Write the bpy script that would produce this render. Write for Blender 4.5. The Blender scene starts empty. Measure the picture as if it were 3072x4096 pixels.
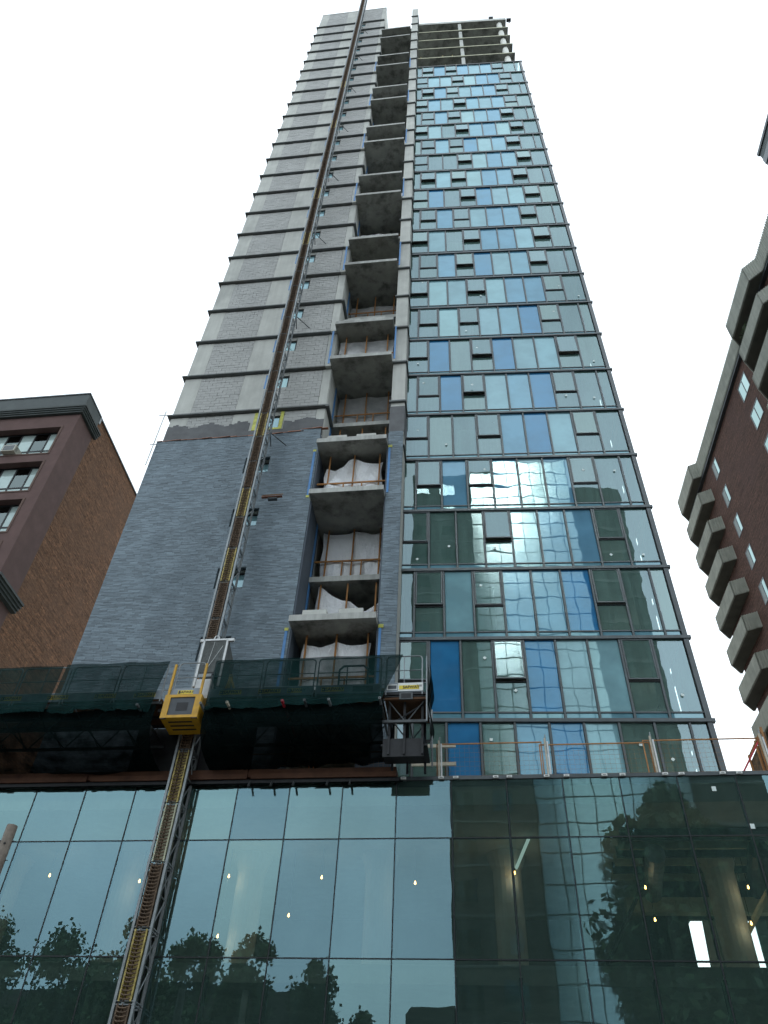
import bpy, math, random
from mathutils import Matrix, Vector
R = random.Random(7)
D = bpy.data
SC = bpy.context.scene
COL = SC.collection
# ------------------------------------------------------------------ camera
F_PX, PITCH, ROLL = 3131.236, math.radians(45.2955), math.radians(3.2035)
fw = Vector((0, math.cos(PITCH), math.sin(PITCH)))
r0 = Vector((1, 0, 0)); u0 = r0.cross(fw)
cr = r0 * math.cos(ROLL) + u0 * math.sin(ROLL)
cu = -r0 * math.sin(ROLL) + u0 * math.cos(ROLL)
cam_d = D.cameras.new('camera'); cam = D.objects.new('camera', cam_d); COL.objects.link(cam)
cam_d.sensor_fit = 'VERTICAL'; cam_d.sensor_height = 36; cam_d.lens = F_PX / 4096 * 36
cam_d.clip_start = 0.1; cam_d.clip_end = 3000
M = Matrix.Identity(4)
for i in range(3):
    M[i][0] = cr[i]; M[i][1] = cu[i]; M[i][2] = -fw[i]
M[0][3], M[1][3], M[2][3] = 0, 0, 1.6
cam.matrix_world = M
SC.camera = cam
# ------------------------------------------------------------------ light
SUN_AZ, SUN_EL = math.radians(9.5), math.radians(46.5)      # azimuth measured from +Y towards +X
sd = Vector((math.sin(SUN_AZ) * math.cos(SUN_EL), math.cos(SUN_AZ) * math.cos(SUN_EL), math.sin(SUN_EL)))
sun_d = D.lights.new('sun', 'SUN'); sun_d.energy = 0.5; sun_d.angle = math.radians(10); sun_d.color = (1, .96, .9)
sun = D.objects.new('sun', sun_d); COL.objects.link(sun); sun.rotation_euler = sd.to_track_quat('Z', 'Y').to_euler()
W = D.worlds.new('World'); SC.world = W; W.use_nodes = True
nt = W.node_tree; nt.nodes.clear()
def N(nt, t, **k):
    n = nt.nodes.new(t)
    for a, b in k.items(): setattr(n, a, b)
    return n
sky = N(nt, 'ShaderNodeTexSky'); sky.sky_type = 'NISHITA'; sky.sun_disc = False
sky.sun_elevation = SUN_EL; sky.sun_rotation = SUN_AZ
tc = N(nt, 'ShaderNodeTexCoord')
ns = N(nt, 'ShaderNodeTexNoise'); ns.inputs['Scale'].default_value = 1.7; ns.inputs['Detail'].default_value = 6; ns.inputs['Roughness'].default_value = .55
nt.links.new(tc.outputs['Generated'], ns.inputs['Vector'])
dp = N(nt, 'ShaderNodeVectorMath', operation='DOT_PRODUCT'); dp.inputs[1].default_value = sd
nt.links.new(tc.outputs['Generated'], dp.inputs[0])
g1 = N(nt, 'ShaderNodeMapRange'); g1.inputs[1].default_value = -.3; g1.inputs[2].default_value = .95; g1.inputs[3].default_value = .92; g1.inputs[4].default_value = .96
nt.links.new(dp.outputs['Value'], g1.inputs[0])
g2 = N(nt, 'ShaderNodeMapRange'); g2.inputs[1].default_value = .3; g2.inputs[2].default_value = .7; g2.inputs[3].default_value = .60; g2.inputs[4].default_value = 1.2
nt.links.new(ns.outputs['Fac'], g2.inputs[0])
mu = N(nt, 'ShaderNodeMath', operation='MULTIPLY'); nt.links.new(g1.outputs[0], mu.inputs[0]); nt.links.new(g2.outputs[0], mu.inputs[1])
cl = N(nt, 'ShaderNodeVectorMath', operation='SCALE'); cl.inputs[0].default_value = (9.8, 10.9, 11.7)
nt.links.new(mu.outputs[0], cl.inputs['Scale'])
mx = N(nt, 'ShaderNodeMixRGB'); mx.inputs[0].default_value = .93
nt.links.new(sky.outputs[0], mx.inputs[1]); nt.links.new(cl.outputs[0], mx.inputs[2])
bg = N(nt, 'ShaderNodeBackground'); bg.inputs[1].default_value = .105
nt.links.new(mx.outputs[0], bg.inputs[0])
wo = N(nt, 'ShaderNodeOutputWorld'); nt.links.new(bg.outputs[0], wo.inputs[0])
vs = SC.view_settings; vs.view_transform = 'Standard'; vs.look = 'None'; vs.gamma = 1; vs.exposure = 0.86; vs.use_curve_mapping = False
cy = SC.cycles; cy.max_bounces = 10; cy.diffuse_bounces = 4; cy.glossy_bounces = 5; cy.transparent_max_bounces = 24; cy.transmission_bounces = 4
cy.sample_clamp_indirect = 6; cy.caustics_reflective = False; cy.caustics_refractive = False
# ------------------------------------------------------------------ materials
MATS = {}
def newmat(name):
    m = D.materials.new(name); m.use_nodes = True; m.node_tree.nodes.clear(); MATS[name] = m
    return m, m.node_tree
def out(nt, sh): o = N(nt, 'ShaderNodeOutputMaterial'); nt.links.new(sh, o.inputs[0])
def obj_vec(nt, sc=(1, 1, 1), rnd=0):
    t = N(nt, 'ShaderNodeTexCoord'); mp = N(nt, 'ShaderNodeMapping'); mp.inputs['Scale'].default_value = sc
    nt.links.new(t.outputs['Object'], mp.inputs[0])
    if rnd:
        oi = N(nt, 'ShaderNodeObjectInfo'); a = N(nt, 'ShaderNodeVectorMath', operation='SCALE'); a.inputs[0].default_value = (rnd, rnd * .7, rnd * 1.3)
        nt.links.new(oi.outputs['Random'], a.inputs['Scale']); b = N(nt, 'ShaderNodeVectorMath', operation='ADD')
        nt.links.new(mp.outputs[0], b.inputs[0]); nt.links.new(a.outputs[0], b.inputs[1]); return b.outputs[0]
    return mp.outputs[0]
def noise(nt, vec, s, d=4, r=.55):
    n = N(nt, 'ShaderNodeTexNoise'); n.inputs['Scale'].default_value = s; n.inputs['Detail'].default_value = d; n.inputs['Roughness'].default_value = r
    nt.links.new(vec, n.inputs['Vector']); return n.outputs['Fac']
def ramp(nt, fac, stops):
    r = N(nt, 'ShaderNodeValToRGB'); e = r.color_ramp.elements
    while len(e) < len(stops): e.new(.5)
    for i, (p, c) in enumerate(stops): e[i].position = p; e[i].color = (*c, 1)
    nt.links.new(fac, r.inputs[0]); return r.outputs[0]
def mixc(nt, f, a, b, bt='MIX'):
    m = N(nt, 'ShaderNodeMixRGB', blend_type=bt)
    for i, v in ((0, f), (1, a), (2, b)):
        if isinstance(v, (int, float)): m.inputs[i].default_value = v
        elif isinstance(v, tuple): m.inputs[i].default_value = (*v, 1)
        else: nt.links.new(v, m.inputs[i])
    return m.outputs[0]
def surf(name, c, var=.25, scale=1.5, rough=.8, metal=0, bump=.0, bscale=20, streak=0, grime=None, island=0, spec=.4, rndobj=0, grime_amt=.5, gscale=.35):
    """principled surface: base colour, patchy variation, vertical streaks, grime with a shape of its own"""
    m, nt = newmat(name); v = obj_vec(nt)
    lo = tuple(x * (1 - var) for x in c); hi = tuple(min(1, x * (1 + var)) for x in c)
    col = ramp(nt, noise(nt, v, scale, 6, .6), [(.3, lo), (.7, hi)])
    if island:
        ge = N(nt, 'ShaderNodeNewGeometry'); oi = N(nt, 'ShaderNodeObjectInfo')
        ad = N(nt, 'ShaderNodeMath', operation='ADD'); nt.links.new(ge.outputs['Random Per Island'], ad.inputs[0]); nt.links.new(oi.outputs['Random'], ad.inputs[1])
        fr = N(nt, 'ShaderNodeMath', operation='FRACT'); nt.links.new(ad.outputs[0], fr.inputs[0])
        col = mixc(nt, 1, col, ramp(nt, fr.outputs[0], [(0, (1 - island,) * 3), (.5, (1, 1, 1)), (1, (1 + island,) * 3)]), 'MULTIPLY')
    if streak:
        sv = obj_vec(nt, (5, 5, .25)); col = mixc(nt, streak, col, ramp(nt, noise(nt, sv, 1.2, 5, .6), [(.35, (.5, .5, .5)), (.6, (1.12, 1.12, 1.12))]), 'MULTIPLY')
    if grime:
        gf = ramp(nt, noise(nt, obj_vec(nt, (1, 1, .6)), gscale, 6, .65), [(.48, (0, 0, 0)), (.66, (grime_amt,) * 3)])
        col = mixc(nt, gf, col, grime)
    p = N(nt, 'ShaderNodeBsdfPrincipled'); nt.links.new(col, p.inputs['Base Color'])
    p.inputs['Roughness'].default_value = rough; p.inputs['Metallic'].default_value = metal; p.inputs['Specular IOR Level'].default_value = spec
    if bump:
        b = N(nt, 'ShaderNodeBump'); b.inputs['Strength'].default_value = bump; b.inputs['Distance'].default_value = .02
        nt.links.new(noise(nt, v, bscale, 4, .6), b.inputs['Height']); nt.links.new(b.outputs[0], p.inputs['Normal'])
    out(nt, p.outputs[0]); return m
def glass(name, back, ior=2.0, tint=(.6, .87, .95), opaque=False, wave=.004, wscale=.8, trans=None, dirt_haze=0):
    m, nt = newmat(name); v = obj_vec(nt, rnd=9)
    b = N(nt, 'ShaderNodeBump'); b.inputs['Strength'].default_value = 1; b.inputs['Distance'].default_value = wave
    nt.links.new(noise(nt, v, wscale, 1.5, .45), b.inputs['Height'])
    f = N(nt, 'ShaderNodeFresnel'); f.inputs[0].default_value = ior; nt.links.new(b.outputs[0], f.inputs[1])
    oi = N(nt, 'ShaderNodeObjectInfo')
    g = N(nt, 'ShaderNodeBsdfGlossy'); nt.links.new(ramp(nt, oi.outputs['Random'], [(0, tuple(x * .86 for x in tint)), (.5, tint), (1, tuple(min(1, x * 1.08 + .04) for x in tint))]), g.inputs[0]); g.inputs['Roughness'].default_value = .004; nt.links.new(b.outputs[0], g.inputs['Normal'])
    if opaque:
        t = N(nt, 'ShaderNodeBsdfDiffuse')
        nt.links.new(mixc(nt, .35, back, ramp(nt, noise(nt, v, .9, 3), [(.35, tuple(x * .6 for x in back)), (.65, tuple(min(1, x * 1.35) for x in back))])), t.inputs[0])
        base = t.outputs[0]
    else:
        t = N(nt, 'ShaderNodeBsdfTransparent'); t.inputs[0].default_value = (*back, 1); base = t.outputs[0]
        if dirt_haze:
            df = N(nt, 'ShaderNodeBsdfDiffuse'); df.inputs[0].default_value = (.33, .60, .54, 1)  # pale film: haze and room light put into the colour, over rain streaks
            dm = N(nt, 'ShaderNodeMixShader'); fac = ramp(nt, noise(nt, obj_vec(nt, (3.5, 3.5, .3), rnd=5), 1.6, 6, .7), [(.35, (dirt_haze * .6,) * 3), (.75, (dirt_haze,) * 3)])
            nt.links.new(fac, dm.inputs[0]); nt.links.new(base, dm.inputs[1]); nt.links.new(df.outputs[0], dm.inputs[2]); base = dm.outputs[0]
    x = N(nt, 'ShaderNodeMixShader'); nt.links.new(f.outputs[0], x.inputs[0]); nt.links.new(base, x.inputs[1]); nt.links.new(g.outputs[0], x.inputs[2])
    out(nt, x.outputs[0]); return m
def sheet(name, c, alpha, transl=.4, var=.15, rough=.6, scale=2, weave=0):
    """cloth, netting or polythene: part of the light passes, part is scattered"""
    m, nt = newmat(name); v = obj_vec(nt)
    col = ramp(nt, noise(nt, v, scale, 5), [(.3, tuple(x * (1 - var) for x in c)), (.7, tuple(min(1, x * (1 + var)) for x in c))])
    d = N(nt, 'ShaderNodeBsdfDiffuse'); nt.links.new(col, d.inputs[0]); t = N(nt, 'ShaderNodeBsdfTranslucent'); nt.links.new(col, t.inputs[0])
    a = N(nt, 'ShaderNodeMixShader'); a.inputs[0].default_value = transl; nt.links.new(d.outputs[0], a.inputs[1]); nt.links.new(t.outputs[0], a.inputs[2])
    sh = a.outputs[0]
    if var < .2:
        bp = N(nt, 'ShaderNodeBump'); bp.inputs['Strength'].default_value = 1; bp.inputs['Distance'].default_value = .12
        nt.links.new(noise(nt, obj_vec(nt, (1, 1, .55)), 5.5, 6, .6), bp.inputs['Height']); nt.links.new(bp.outputs[0], d.inputs['Normal']); nt.links.new(bp.outputs[0], t.inputs['Normal'])
    if rough < .5:
        g = N(nt, 'ShaderNodeBsdfGlossy'); g.inputs['Roughness'].default_value = rough; a2 = N(nt, 'ShaderNodeMixShader'); a2.inputs[0].default_value = .25
        nt.links.new(sh, a2.inputs[1]); nt.links.new(g.outputs[0], a2.inputs[2]); sh = a2.outputs[0]
    if alpha < 1:
        tr = N(nt, 'ShaderNodeBsdfTransparent'); mxs = N(nt, 'ShaderNodeMixShader')
        nt.links.new(ramp(nt, noise(nt, v, scale * 1.7, 4), [(.3, (alpha * .93,) * 3), (.7, (min(1, alpha * 1.06),) * 3)]), mxs.inputs[0])
        nt.links.new(tr.outputs[0], mxs.inputs[1]); nt.links.new(sh, mxs.inputs[2]); sh = mxs.outputs[0]
    out(nt, sh); return m
def brickmat(name, c1, c2, mortar, w, h, axis='x', stain=(.1, .08, .07), rough=.9, mort=.012):
    m, nt = newmat(name); t = N(nt, 'ShaderNodeTexCoord'); s = N(nt, 'ShaderNodeSeparateXYZ'); nt.links.new(t.outputs['Object'], s.inputs[0])
    c = N(nt, 'ShaderNodeCombineXYZ'); nt.links.new(s.outputs[0 if axis == 'x' else 1], c.inputs[0]); nt.links.new(s.outputs[2], c.inputs[1])
    b = N(nt, 'ShaderNodeTexBrick'); b.inputs['Scale'].default_value = 1; b.inputs['Mortar Size'].default_value = mort; b.inputs['Brick Width'].default_value = w; b.inputs['Row Height'].default_value = h
    b.inputs['Color1'].default_value = (*c1, 1); b.inputs['Color2'].default_value = (*c2, 1); b.inputs['Mortar'].default_value = (*mortar, 1); b.inputs['Bias'].default_value = -.1
    nt.links.new(c.outputs[0], b.inputs['Vector'])
    v = t.outputs['Object']
    col = mixc(nt, 1, b.outputs['Color'], ramp(nt, noise(nt, v, 7, 6, .75), [(.32, (.62, .62, .6)), (.68, (1.35, 1.32, 1.25))]), 'MULTIPLY')
    col = mixc(nt, 1, col, ramp(nt, noise(nt, obj_vec(nt, (.5, .5, 9)), 1.3, 4, .7), [(.36, (.5, .48, .46)), (.6, (1.25, 1.22, 1.18))]), 'MULTIPLY')
    col = mixc(nt, 1, col, ramp(nt, noise(nt, obj_vec(nt, (2.2, 2.2, 5)), 2.4, 5, .8), [(.34, (.55, .52, .5)), (.66, (1.5, 1.45, 1.3))]), 'MULTIPLY')
    col = mixc(nt, ramp(nt, noise(nt, v, .35, 6, .7), [(.42, (0, 0, 0)), (.7, (.6, .6, .6))]), col, stain)
    p = N(nt, 'ShaderNodeBsdfPrincipled'); nt.links.new(col, p.inputs['Base Color']); p.inputs['Roughness'].default_value = rough; p.inputs['Specular IOR Level'].default_value = .2
    bp = N(nt, 'ShaderNodeBump'); bp.inputs['Strength'].default_value = .7; bp.inputs['Distance'].default_value = .012; bp.invert = True
    nt.links.new(b.outputs['Fac'], bp.inputs['Height']); nt.links.new(bp.outputs[0], p.inputs['Normal'])
    out(nt, p.outputs[0]); return m
def emit(name, c, s):
    m, nt = newmat(name); e = N(nt, 'ShaderNodeEmission'); e.inputs[0].default_value = (*c, 1); e.inputs[1].default_value = s; out(nt, e.outputs[0]); return m

surf('concrete_light', (.55, .56, .52), .1, 1.1, .85, bump=.12, streak=.16, grime=(.24, .25, .24), grime_amt=.4)
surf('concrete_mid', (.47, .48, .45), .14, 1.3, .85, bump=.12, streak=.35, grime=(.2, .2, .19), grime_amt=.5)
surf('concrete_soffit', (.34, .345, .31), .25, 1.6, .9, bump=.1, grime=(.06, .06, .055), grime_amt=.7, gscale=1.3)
surf('block', (.45, .455, .44), .08, 1.2, .92, bump=.18, island=.06, grime=(.33, .34, .34), grime_amt=.3)
surf('block_joint', (.27, .175, .17), .2, 3, .95)
surf('membrane', (.135, .14, .145), .18, 2.5, .8)
surf('ledge_steel', (.13, .145, .145), .25, 2, .6, grime=(.2, .16, .12), grime_amt=.3)
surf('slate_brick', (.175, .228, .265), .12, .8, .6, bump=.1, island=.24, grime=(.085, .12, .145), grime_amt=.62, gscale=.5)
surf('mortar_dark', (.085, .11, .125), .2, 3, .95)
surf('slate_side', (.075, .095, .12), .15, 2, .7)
surf('rust_flashing', (.33, .14, .08), .4, 6, .6)
surf('blue_membrane', (.07, .23, .5), .15, 3, .45)
surf('yellow_tape', (.55, .56, .12), .25, 5, .6)
surf('orange_paint', (.40, .19, .07), .3, 4, .6)
surf('orange_wood', (.34, .16, .05), .35, 5, .75)
surf('pale_wood', (.55, .5, .4), .25, 5, .8)
surf('timber', (.10, .045, .025), .35, 2.5, .8, bump=.2, bscale=12)
surf('plywood', (.14, .07, .035), .3, 3, .75)
surf('galv', (.25, .275, .285), .2, 6, .5, metal=.4)
surf('galv_dark', (.09, .10, .105), .3, 5, .55, metal=.3)
surf('white_paint', (.72, .74, .74), .12, 5, .5)
surf('toe_board', (.26, .3, .34), .15, 3, .5)
surf('yellow_paint', (.62, .34, .02), .14, 4, .45, grime=(.3, .17, .04), grime_amt=.4, gscale=2.5)
surf('yellow_worn', (.42, .33, .10), .5, 9, .55)
surf('brown_worn', (.12, .08, .05), .6, 8, .7)
surf('black_metal', (.02, .022, .025), .3, 6, .6)
surf('dark_box', (.07, .08, .09), .2, 4, .55)
surf('label_yellow', (.78, .62, .06), .1, 6, .5)
surf('label_white', (.75, .77, .74), .08, 6, .5)
surf('label_ink', (.02, .02, .03), .1, 6, .5)
surf('mullion', (.085, .1, .108), .2, 2, .38, metal=.25, spec=.6)
surf('mullion_dark', (.012, .018, .02), .2, 3, .5)
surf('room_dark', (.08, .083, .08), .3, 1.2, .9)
surf('room_wall', (.74, .75, .68), .1, .8, .9)
surf('room_slab', (.66, .66, .56), .15, 1.2, .9)
surf('column_paint', (.8, .8, .74), .08, 1.5, .8)
surf('sticker', (.75, .85, .82), .05, 5, .5)
surf('maroon_stucco', (.13, .08, .073), .14, 1.5, .9, bump=.1, grime=(.1, .065, .06), grime_amt=.5)
surf('maroon_frame', (.13, .085, .07), .12, 3, .9)
surf('grey_stucco', (.11, .125, .125), .1, 1.5, .9)
surf('cornice_metal', (.05, .062, .06), .2, 2, .7)
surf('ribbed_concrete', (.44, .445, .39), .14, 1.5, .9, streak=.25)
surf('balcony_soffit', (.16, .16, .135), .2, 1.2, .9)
surf('beige', (.5, .5, .36), .2, 2, .8)
surf('pole_wood', (.17, .145, .12), .3, 8, .9)
surf('asphalt', (.05, .05, .052), .2, 2, .9, bump=.3, bscale=60)
surf('pavement', (.32, .31, .29), .15, 1.5, .9, bump=.1)
surf('road_paint', (.7, .7, .66), .15, 6, .8)
surf('opp_dark', (.07, .058, .05), .25, .5, .9)
surf('opp_trim', (.2, .19, .17), .2, .5, .9)
surf('opp_panel', (.55, .6, .6), .06, .3, .5)
surf('bark', (.09, .07, .05), .3, 5, .9)
surf('leaf', (.055, .09, .03), .45, .8, .7, island=.4)
surf('curtain', (.3, .34, .33), .1, 3, .8)
surf('podium_wall', (.3, .32, .28), .2, .7, .9)
surf('wire', (.02, .02, .02), .1, 5, .6)
surf('ac_case', (.55, .54, .46), .1, 4, .6)
surf('red_paint', (.5, .03, .05), .2, 4, .5)
brickmat('brown_brick', (.28, .145, .09), (.14, .08, .058), (.16, .11, .08), .21, .075, 'y', stain=(.18, .105, .068))
brickmat('red_brick', (.125, .055, .045), (.085, .04, .034), (.08, .06, .05), .21, .075, 'y', stain=(.1, .052, .042))
glass('glass_vision', (.78, .93, .88), 2.6, (.68, .87, .96), dirt_haze=.32)
glass('glass_podium', (.86, 1.0, .92), 2.45, (.50, .85, .99), wave=.0055, wscale=.55, dirt_haze=.1)
glass('panel_blue', (.03, .18, .38), 2.3, (.64, .87, .98), True)
glass('panel_mid', (.12, .29, .42), 2.35, (.64, .87, .98), True)
glass('panel_teal', (.22, .41, .46), 2.4, (.66, .89, .98), True)
glass('panel_pale', (.22, .38, .42), 2.4, (.66, .89, .98), True)
glass('panel_strip', (.14, .31, .38), 2.4, (.66, .89, .98), True)
glass('glass_old', (.25, .32, .3), 2.2, (.75, .9, .9))
glass('glass_dull', (.16, .2, .19), 1.3, (.3, .4, .39), True)
glass('glass_sky_pale', (.42, .52, .5), 2.0, (.75, .9, .9), True)  # opaque teal back colour painted as bright reflected sky
_m, _nt = newmat('glass_mirror_pale')
_g = N(_nt, 'ShaderNodeBsdfGlossy'); _g.inputs[0].default_value = (.70, .80, .78, 1); _g.inputs['Roughness'].default_value = .14
_d = N(_nt, 'ShaderNodeBsdfDiffuse'); _d.inputs[0].default_value = (.86, .94, .9, 1); _x = N(_nt, 'ShaderNodeMixShader'); _x.inputs[0].default_value = .62  # pale diffuse share added to keep the panes sky bright
_nt.links.new(_d.outputs[0], _x.inputs[1]); _nt.links.new(_g.outputs[0], _x.inputs[2]); out(_nt, _x.outputs[0])
sheet('tarp_white', (.93, .95, .97), 1, .06, .04)
sheet('poly_clear', (.8, .84, .85), .6, .3, .3, rough=.3, scale=2.2)
sheet('net_green', (.012, .036, .035), .83, .3, .3, scale=1.4)
sheet('net_dark', (.004, .008, .008), .96, .1, .3, scale=1.4)
sheet('cage_mesh', (.2, .215, .21), .8, .2, .12, scale=2)
emit('bulb_glow', (1, .5, .12), 7)
emit('tube_glow', (.75, 1, .95), .22)
# ------------------------------------------------------------------ mesh builder
class MB:
    def __init__(s): s.v = []; s.f = []; s.m = []; s.mats = []
    def mat(s, n):
        if n not in s.mats: s.mats.append(n)
        return s.mats.index(n)
    def quad(s, pts, m):
        i = len(s.v); s.v += [tuple(p) for p in pts]; s.f.append(tuple(range(i, i + len(pts)))); s.m.append(s.mat(m))
    def hexa(s, b, t, m):
        """two rings of points (bottom, top), closed into a prism"""
        n = len(b); i = len(s.v); s.v += [tuple(p) for p in b] + [tuple(p) for p in t]; k = s.mat(m)
        s.f.append(tuple(i + j for j in reversed(range(n)))); s.f.append(tuple(i + n + j for j in range(n)))
        for j in range(n): s.f.append((i + j, i + (j + 1) % n, i + n + (j + 1) % n, i + n + j))
        s.m += [k] * (n + 2)
    def box(s, x0, x1, y0, y1, z0, z1, m):
        s.hexa([(x0, y0, z0), (x1, y0, z0), (x1, y1, z0), (x0, y1, z0)], [(x0, y0, z1), (x1, y0, z1), (x1, y1, z1), (x0, y1, z1)], m); return s
    def tube(s, p, q, r, m, n=6, r2=None):
        p = Vector(p); q = Vector(q); d = (q - p).normalized(); a = d.orthogonal().normalized(); b = d.cross(a); r2 = r if r2 is None else r2
        A = [p + (a * math.cos(2 * math.pi * j / n) + b * math.sin(2 * math.pi * j / n)) * r for j in range(n)]
        B = [q + (a * math.cos(2 * math.pi * j / n) + b * math.sin(2 * math.pi * j / n)) * r2 for j in range(n)]
        s.hexa(A, B, m); return s
    def path(s, pts, r, m, n=6):
        for a, b in zip(pts[:-1], pts[1:]): s.tube(a, b, r, m, n)
        return s
    def grid(s, fn, nu, nv, m):
        i = len(s.v); k = s.mat(m)
        for a in range(nu + 1):
            for b in range(nv + 1): s.v.append(tuple(fn(a / nu, b / nv)))
        for a in range(nu):
            for b in range(nv):
                q = i + a * (nv + 1) + b; s.f.append((q, q + nv + 1, q + nv + 2, q + 1)); s.m.append(k)
        return s
    def pieces(s):
        for i in range(0, len(s.v), 8):
            q = MB(); q.v = s.v[i:i + 8]; q.f = [tuple(j - i for j in f) for f in s.f[i // 8 * 6:i // 8 * 6 + 6]]; q.mats = s.mats; q.m = s.m[i // 8 * 6:i // 8 * 6 + 6]; yield q
    def mesh(s, name, smooth=False):
        me = D.meshes.new(name); me.from_pydata(s.v, [], s.f)
        for n in s.mats: me.materials.append(MATS[n])
        me.polygons.foreach_set('material_index', s.m)
        if smooth: me.polygons.foreach_set('use_smooth', [True] * len(s.f))
        me.update(); return me
WM = {}
def frame(x, y, tx, ty):
    """frame with local x along a facade, local y into the building, z up"""
    t = Vector((tx, ty, 0)).normalized(); m = Matrix.Identity(4)
    m[0][0], m[1][0] = t.x, t.y; m[0][1], m[1][1] = -t.y, t.x; m[0][3], m[1][3] = x, y; return m
def link(o, parent=None, wm=None):
    COL.objects.link(o); wm = wm if wm is not None else (WM[parent.name] if parent else Matrix.Identity(4)); WM[o.name] = wm
    if parent: o.parent = parent; o.matrix_basis = WM[parent.name].inverted() @ wm
    else: o.matrix_basis = wm
    return o
def props(o, label=None, cat=None, group=None, kind=None):
    for k, v in (('label', label), ('category', cat), ('group', group), ('kind', kind)):
        if v: o[k] = v
    return o
def thing(name, label, cat, wm, group=None): return props(link(D.objects.new(name, None), None, wm), label, cat, group)
def part(name, mb, parent, wm=None, smooth=False, kind=None, label=None):
    me = mb.mesh(name, smooth) if isinstance(mb, MB) else mb
    return props(link(D.objects.new(name, me), parent, wm), label, None, None, kind)
def solo(name, mb, wm, label=None, cat=None, group=None, kind=None, smooth=False):
    me = mb.mesh(name, smooth) if isinstance(mb, MB) else mb
    return props(link(D.objects.new(name, me), None, wm), label, cat, group, kind)
def T(m, x, y, z): return m @ Matrix.Translation((x, y, z))
_tm = {}
def text_mesh(txt, size, mat, weight=0.0):
    k = (txt, size, mat)
    if k not in _tm:
        c = D.curves.new('lettering', 'FONT'); c.body = txt; c.size = size; c.align_x = 'CENTER'; c.align_y = 'CENTER'; c.extrude = .002; c.offset = weight; c.resolution_u = 2
        o = D.objects.new('lettering', c); COL.objects.link(o); bpy.context.view_layer.update()
        me = D.meshes.new_from_object(o); D.objects.remove(o); me.materials.clear(); me.materials.append(MATS[mat]); _tm[k] = me
    return _tm[k]
RX = Matrix.Rotation(math.pi / 2, 4, 'X')
WF = frame(-9.88901, 21.87026, .988264, -.152758)          # west wing and brick facade
GF = frame(.70727, 21.15089, .994284, -.106767)            # glazed facade
PF = frame(-.67422, 19.67517, .988110, -.153746)           # podium glass
ZL, ZG, FH = 14.081, 14.009, 3.0
zk = lambda k: ZL + FH * k
# ------------------------------------------------------------------ ground and street
g = MB(); g.quad([(-900, -900, 0), (900, -900, 0), (900, 900, 0), (-900, 900, 0)], 'asphalt'); solo('ground', g, Matrix.Identity(4), kind='structure')
s = MB(); s.box(-80, 80, -9.5, -.6, -.3, .13, 'pavement'); solo('pavement', s, PF, kind='structure')
s = MB(); s.box(-80, 80, -32, -27, -.3, .13, 'pavement'); solo('far_pavement', s, PF, kind='structure')
for i in range(12):
    a = MB(); a.quad([(-60 + i * 10, -18.6, .004), (-57 + i * 10, -18.6, .004), (-57 + i * 10, -18.48, .004), (-60 + i * 10, -18.48, .004)], 'road_paint')
    solo('lane_marking', a, PF, kind='structure')
# ================================================================== TOWER
tower = thing('tower_under_construction', 'tall unfinished tower with slate brick wing, open concrete balconies and blue glass facade', 'building', WF)
# ---- wing: body with window slots
WL, WR = .16, 7.15
b = MB()
b.box(WL, 4.16, .19, 14, 11.27, 100.4, 'concrete_mid'); b.box(5.2, WR, .19, 14, 11.27, 100.4, 'concrete_mid')
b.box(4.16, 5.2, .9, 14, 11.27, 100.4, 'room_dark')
zs = [11.28]
for k in range(-1, 27): zs += [zk(k) + 1.75, zk(k) + 2.65]
zs.append(100.4)
for i in range(0, len(zs), 2): b.box(4.16, 5.2, .19, .9, zs[i], zs[i + 1], 'concrete_mid')
part('wing_wall', b, tower)
b = MB()
for k in range(4, 28):
    z0, z1 = zk(k) + .0, (zk(k + 1) - .13 if k < 27 else 100.4)
    for (x0, x1) in ((WL, .97), (3.04, 4.155), (6.78, WR)): b.box(x0, x1, .15, .188, z0, z1, 'concrete_light')
part('concrete_panel', b, tower)
b = MB()
for (x0, x1) in ((WL - .02, WR + .02),): b.box(x0, x1, .13, .45, 100.4, 100.55, 'concrete_light')
part('coping', b, tower)
# CMU infill
blk = MB(); blk.box(0, .386, 0, .045, 0, .186, 'block'); blk_me = blk.mesh('block')
stuff = MB(); nblk = 0
for k in range(4, 28):
    top = zk(k + 1) - .14 if k < 27 else 100.3
    for (x0, x1) in ((.98, 3.03), (4.165, 6.77)):
        row = 0; z = zk(k) + .02 + (0 if k > 4 else 1.0)
        while z < top - .05:
            x = x0 - (.2 if row % 2 else 0); h = min(.186, top - z)
            while x < x1 - .02:
                a, c = max(x, x0), min(x + .386, x1)
                win = k < 27 and c > 4.14 and a < 5.22 and z + h > zk(k) + 1.7 and z < zk(k) + 2.7
                if win:
                    if a < 4.14: c = 4.14
                    elif c > 5.22: a = 5.22
                    else: c = a
                if c - a > .03:
                    dy = R.uniform(-.006, .004)
                    if c - a > .38 and h > .18 and nblk < 290 and k >= 5:
                        part('block', blk_me, tower, T(WF, a, .15 + dy, z)); nblk += 1
                    else: stuff.box(a, c, .15 + dy, .195, z, z + h, 'block')
                x += .4
            z += .2; row += 1
part('block_infill', stuff, tower, kind='stuff')
# shelf angles round the wing
for k in range(5, 28):
    b = MB(); z = zk(k)
    b.box(0, WR + .02, .0, .2, z - .075, z, 'ledge_steel'); b.box(0, .2, .2, 12, z - .075, z, 'ledge_steel')
    if k % 3 == 2: b.box(WR + .02, WR + .17, 0, 1.25, z - .14, z, 'ledge_steel')
    part('shelf_angle', b, tower)
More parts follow.
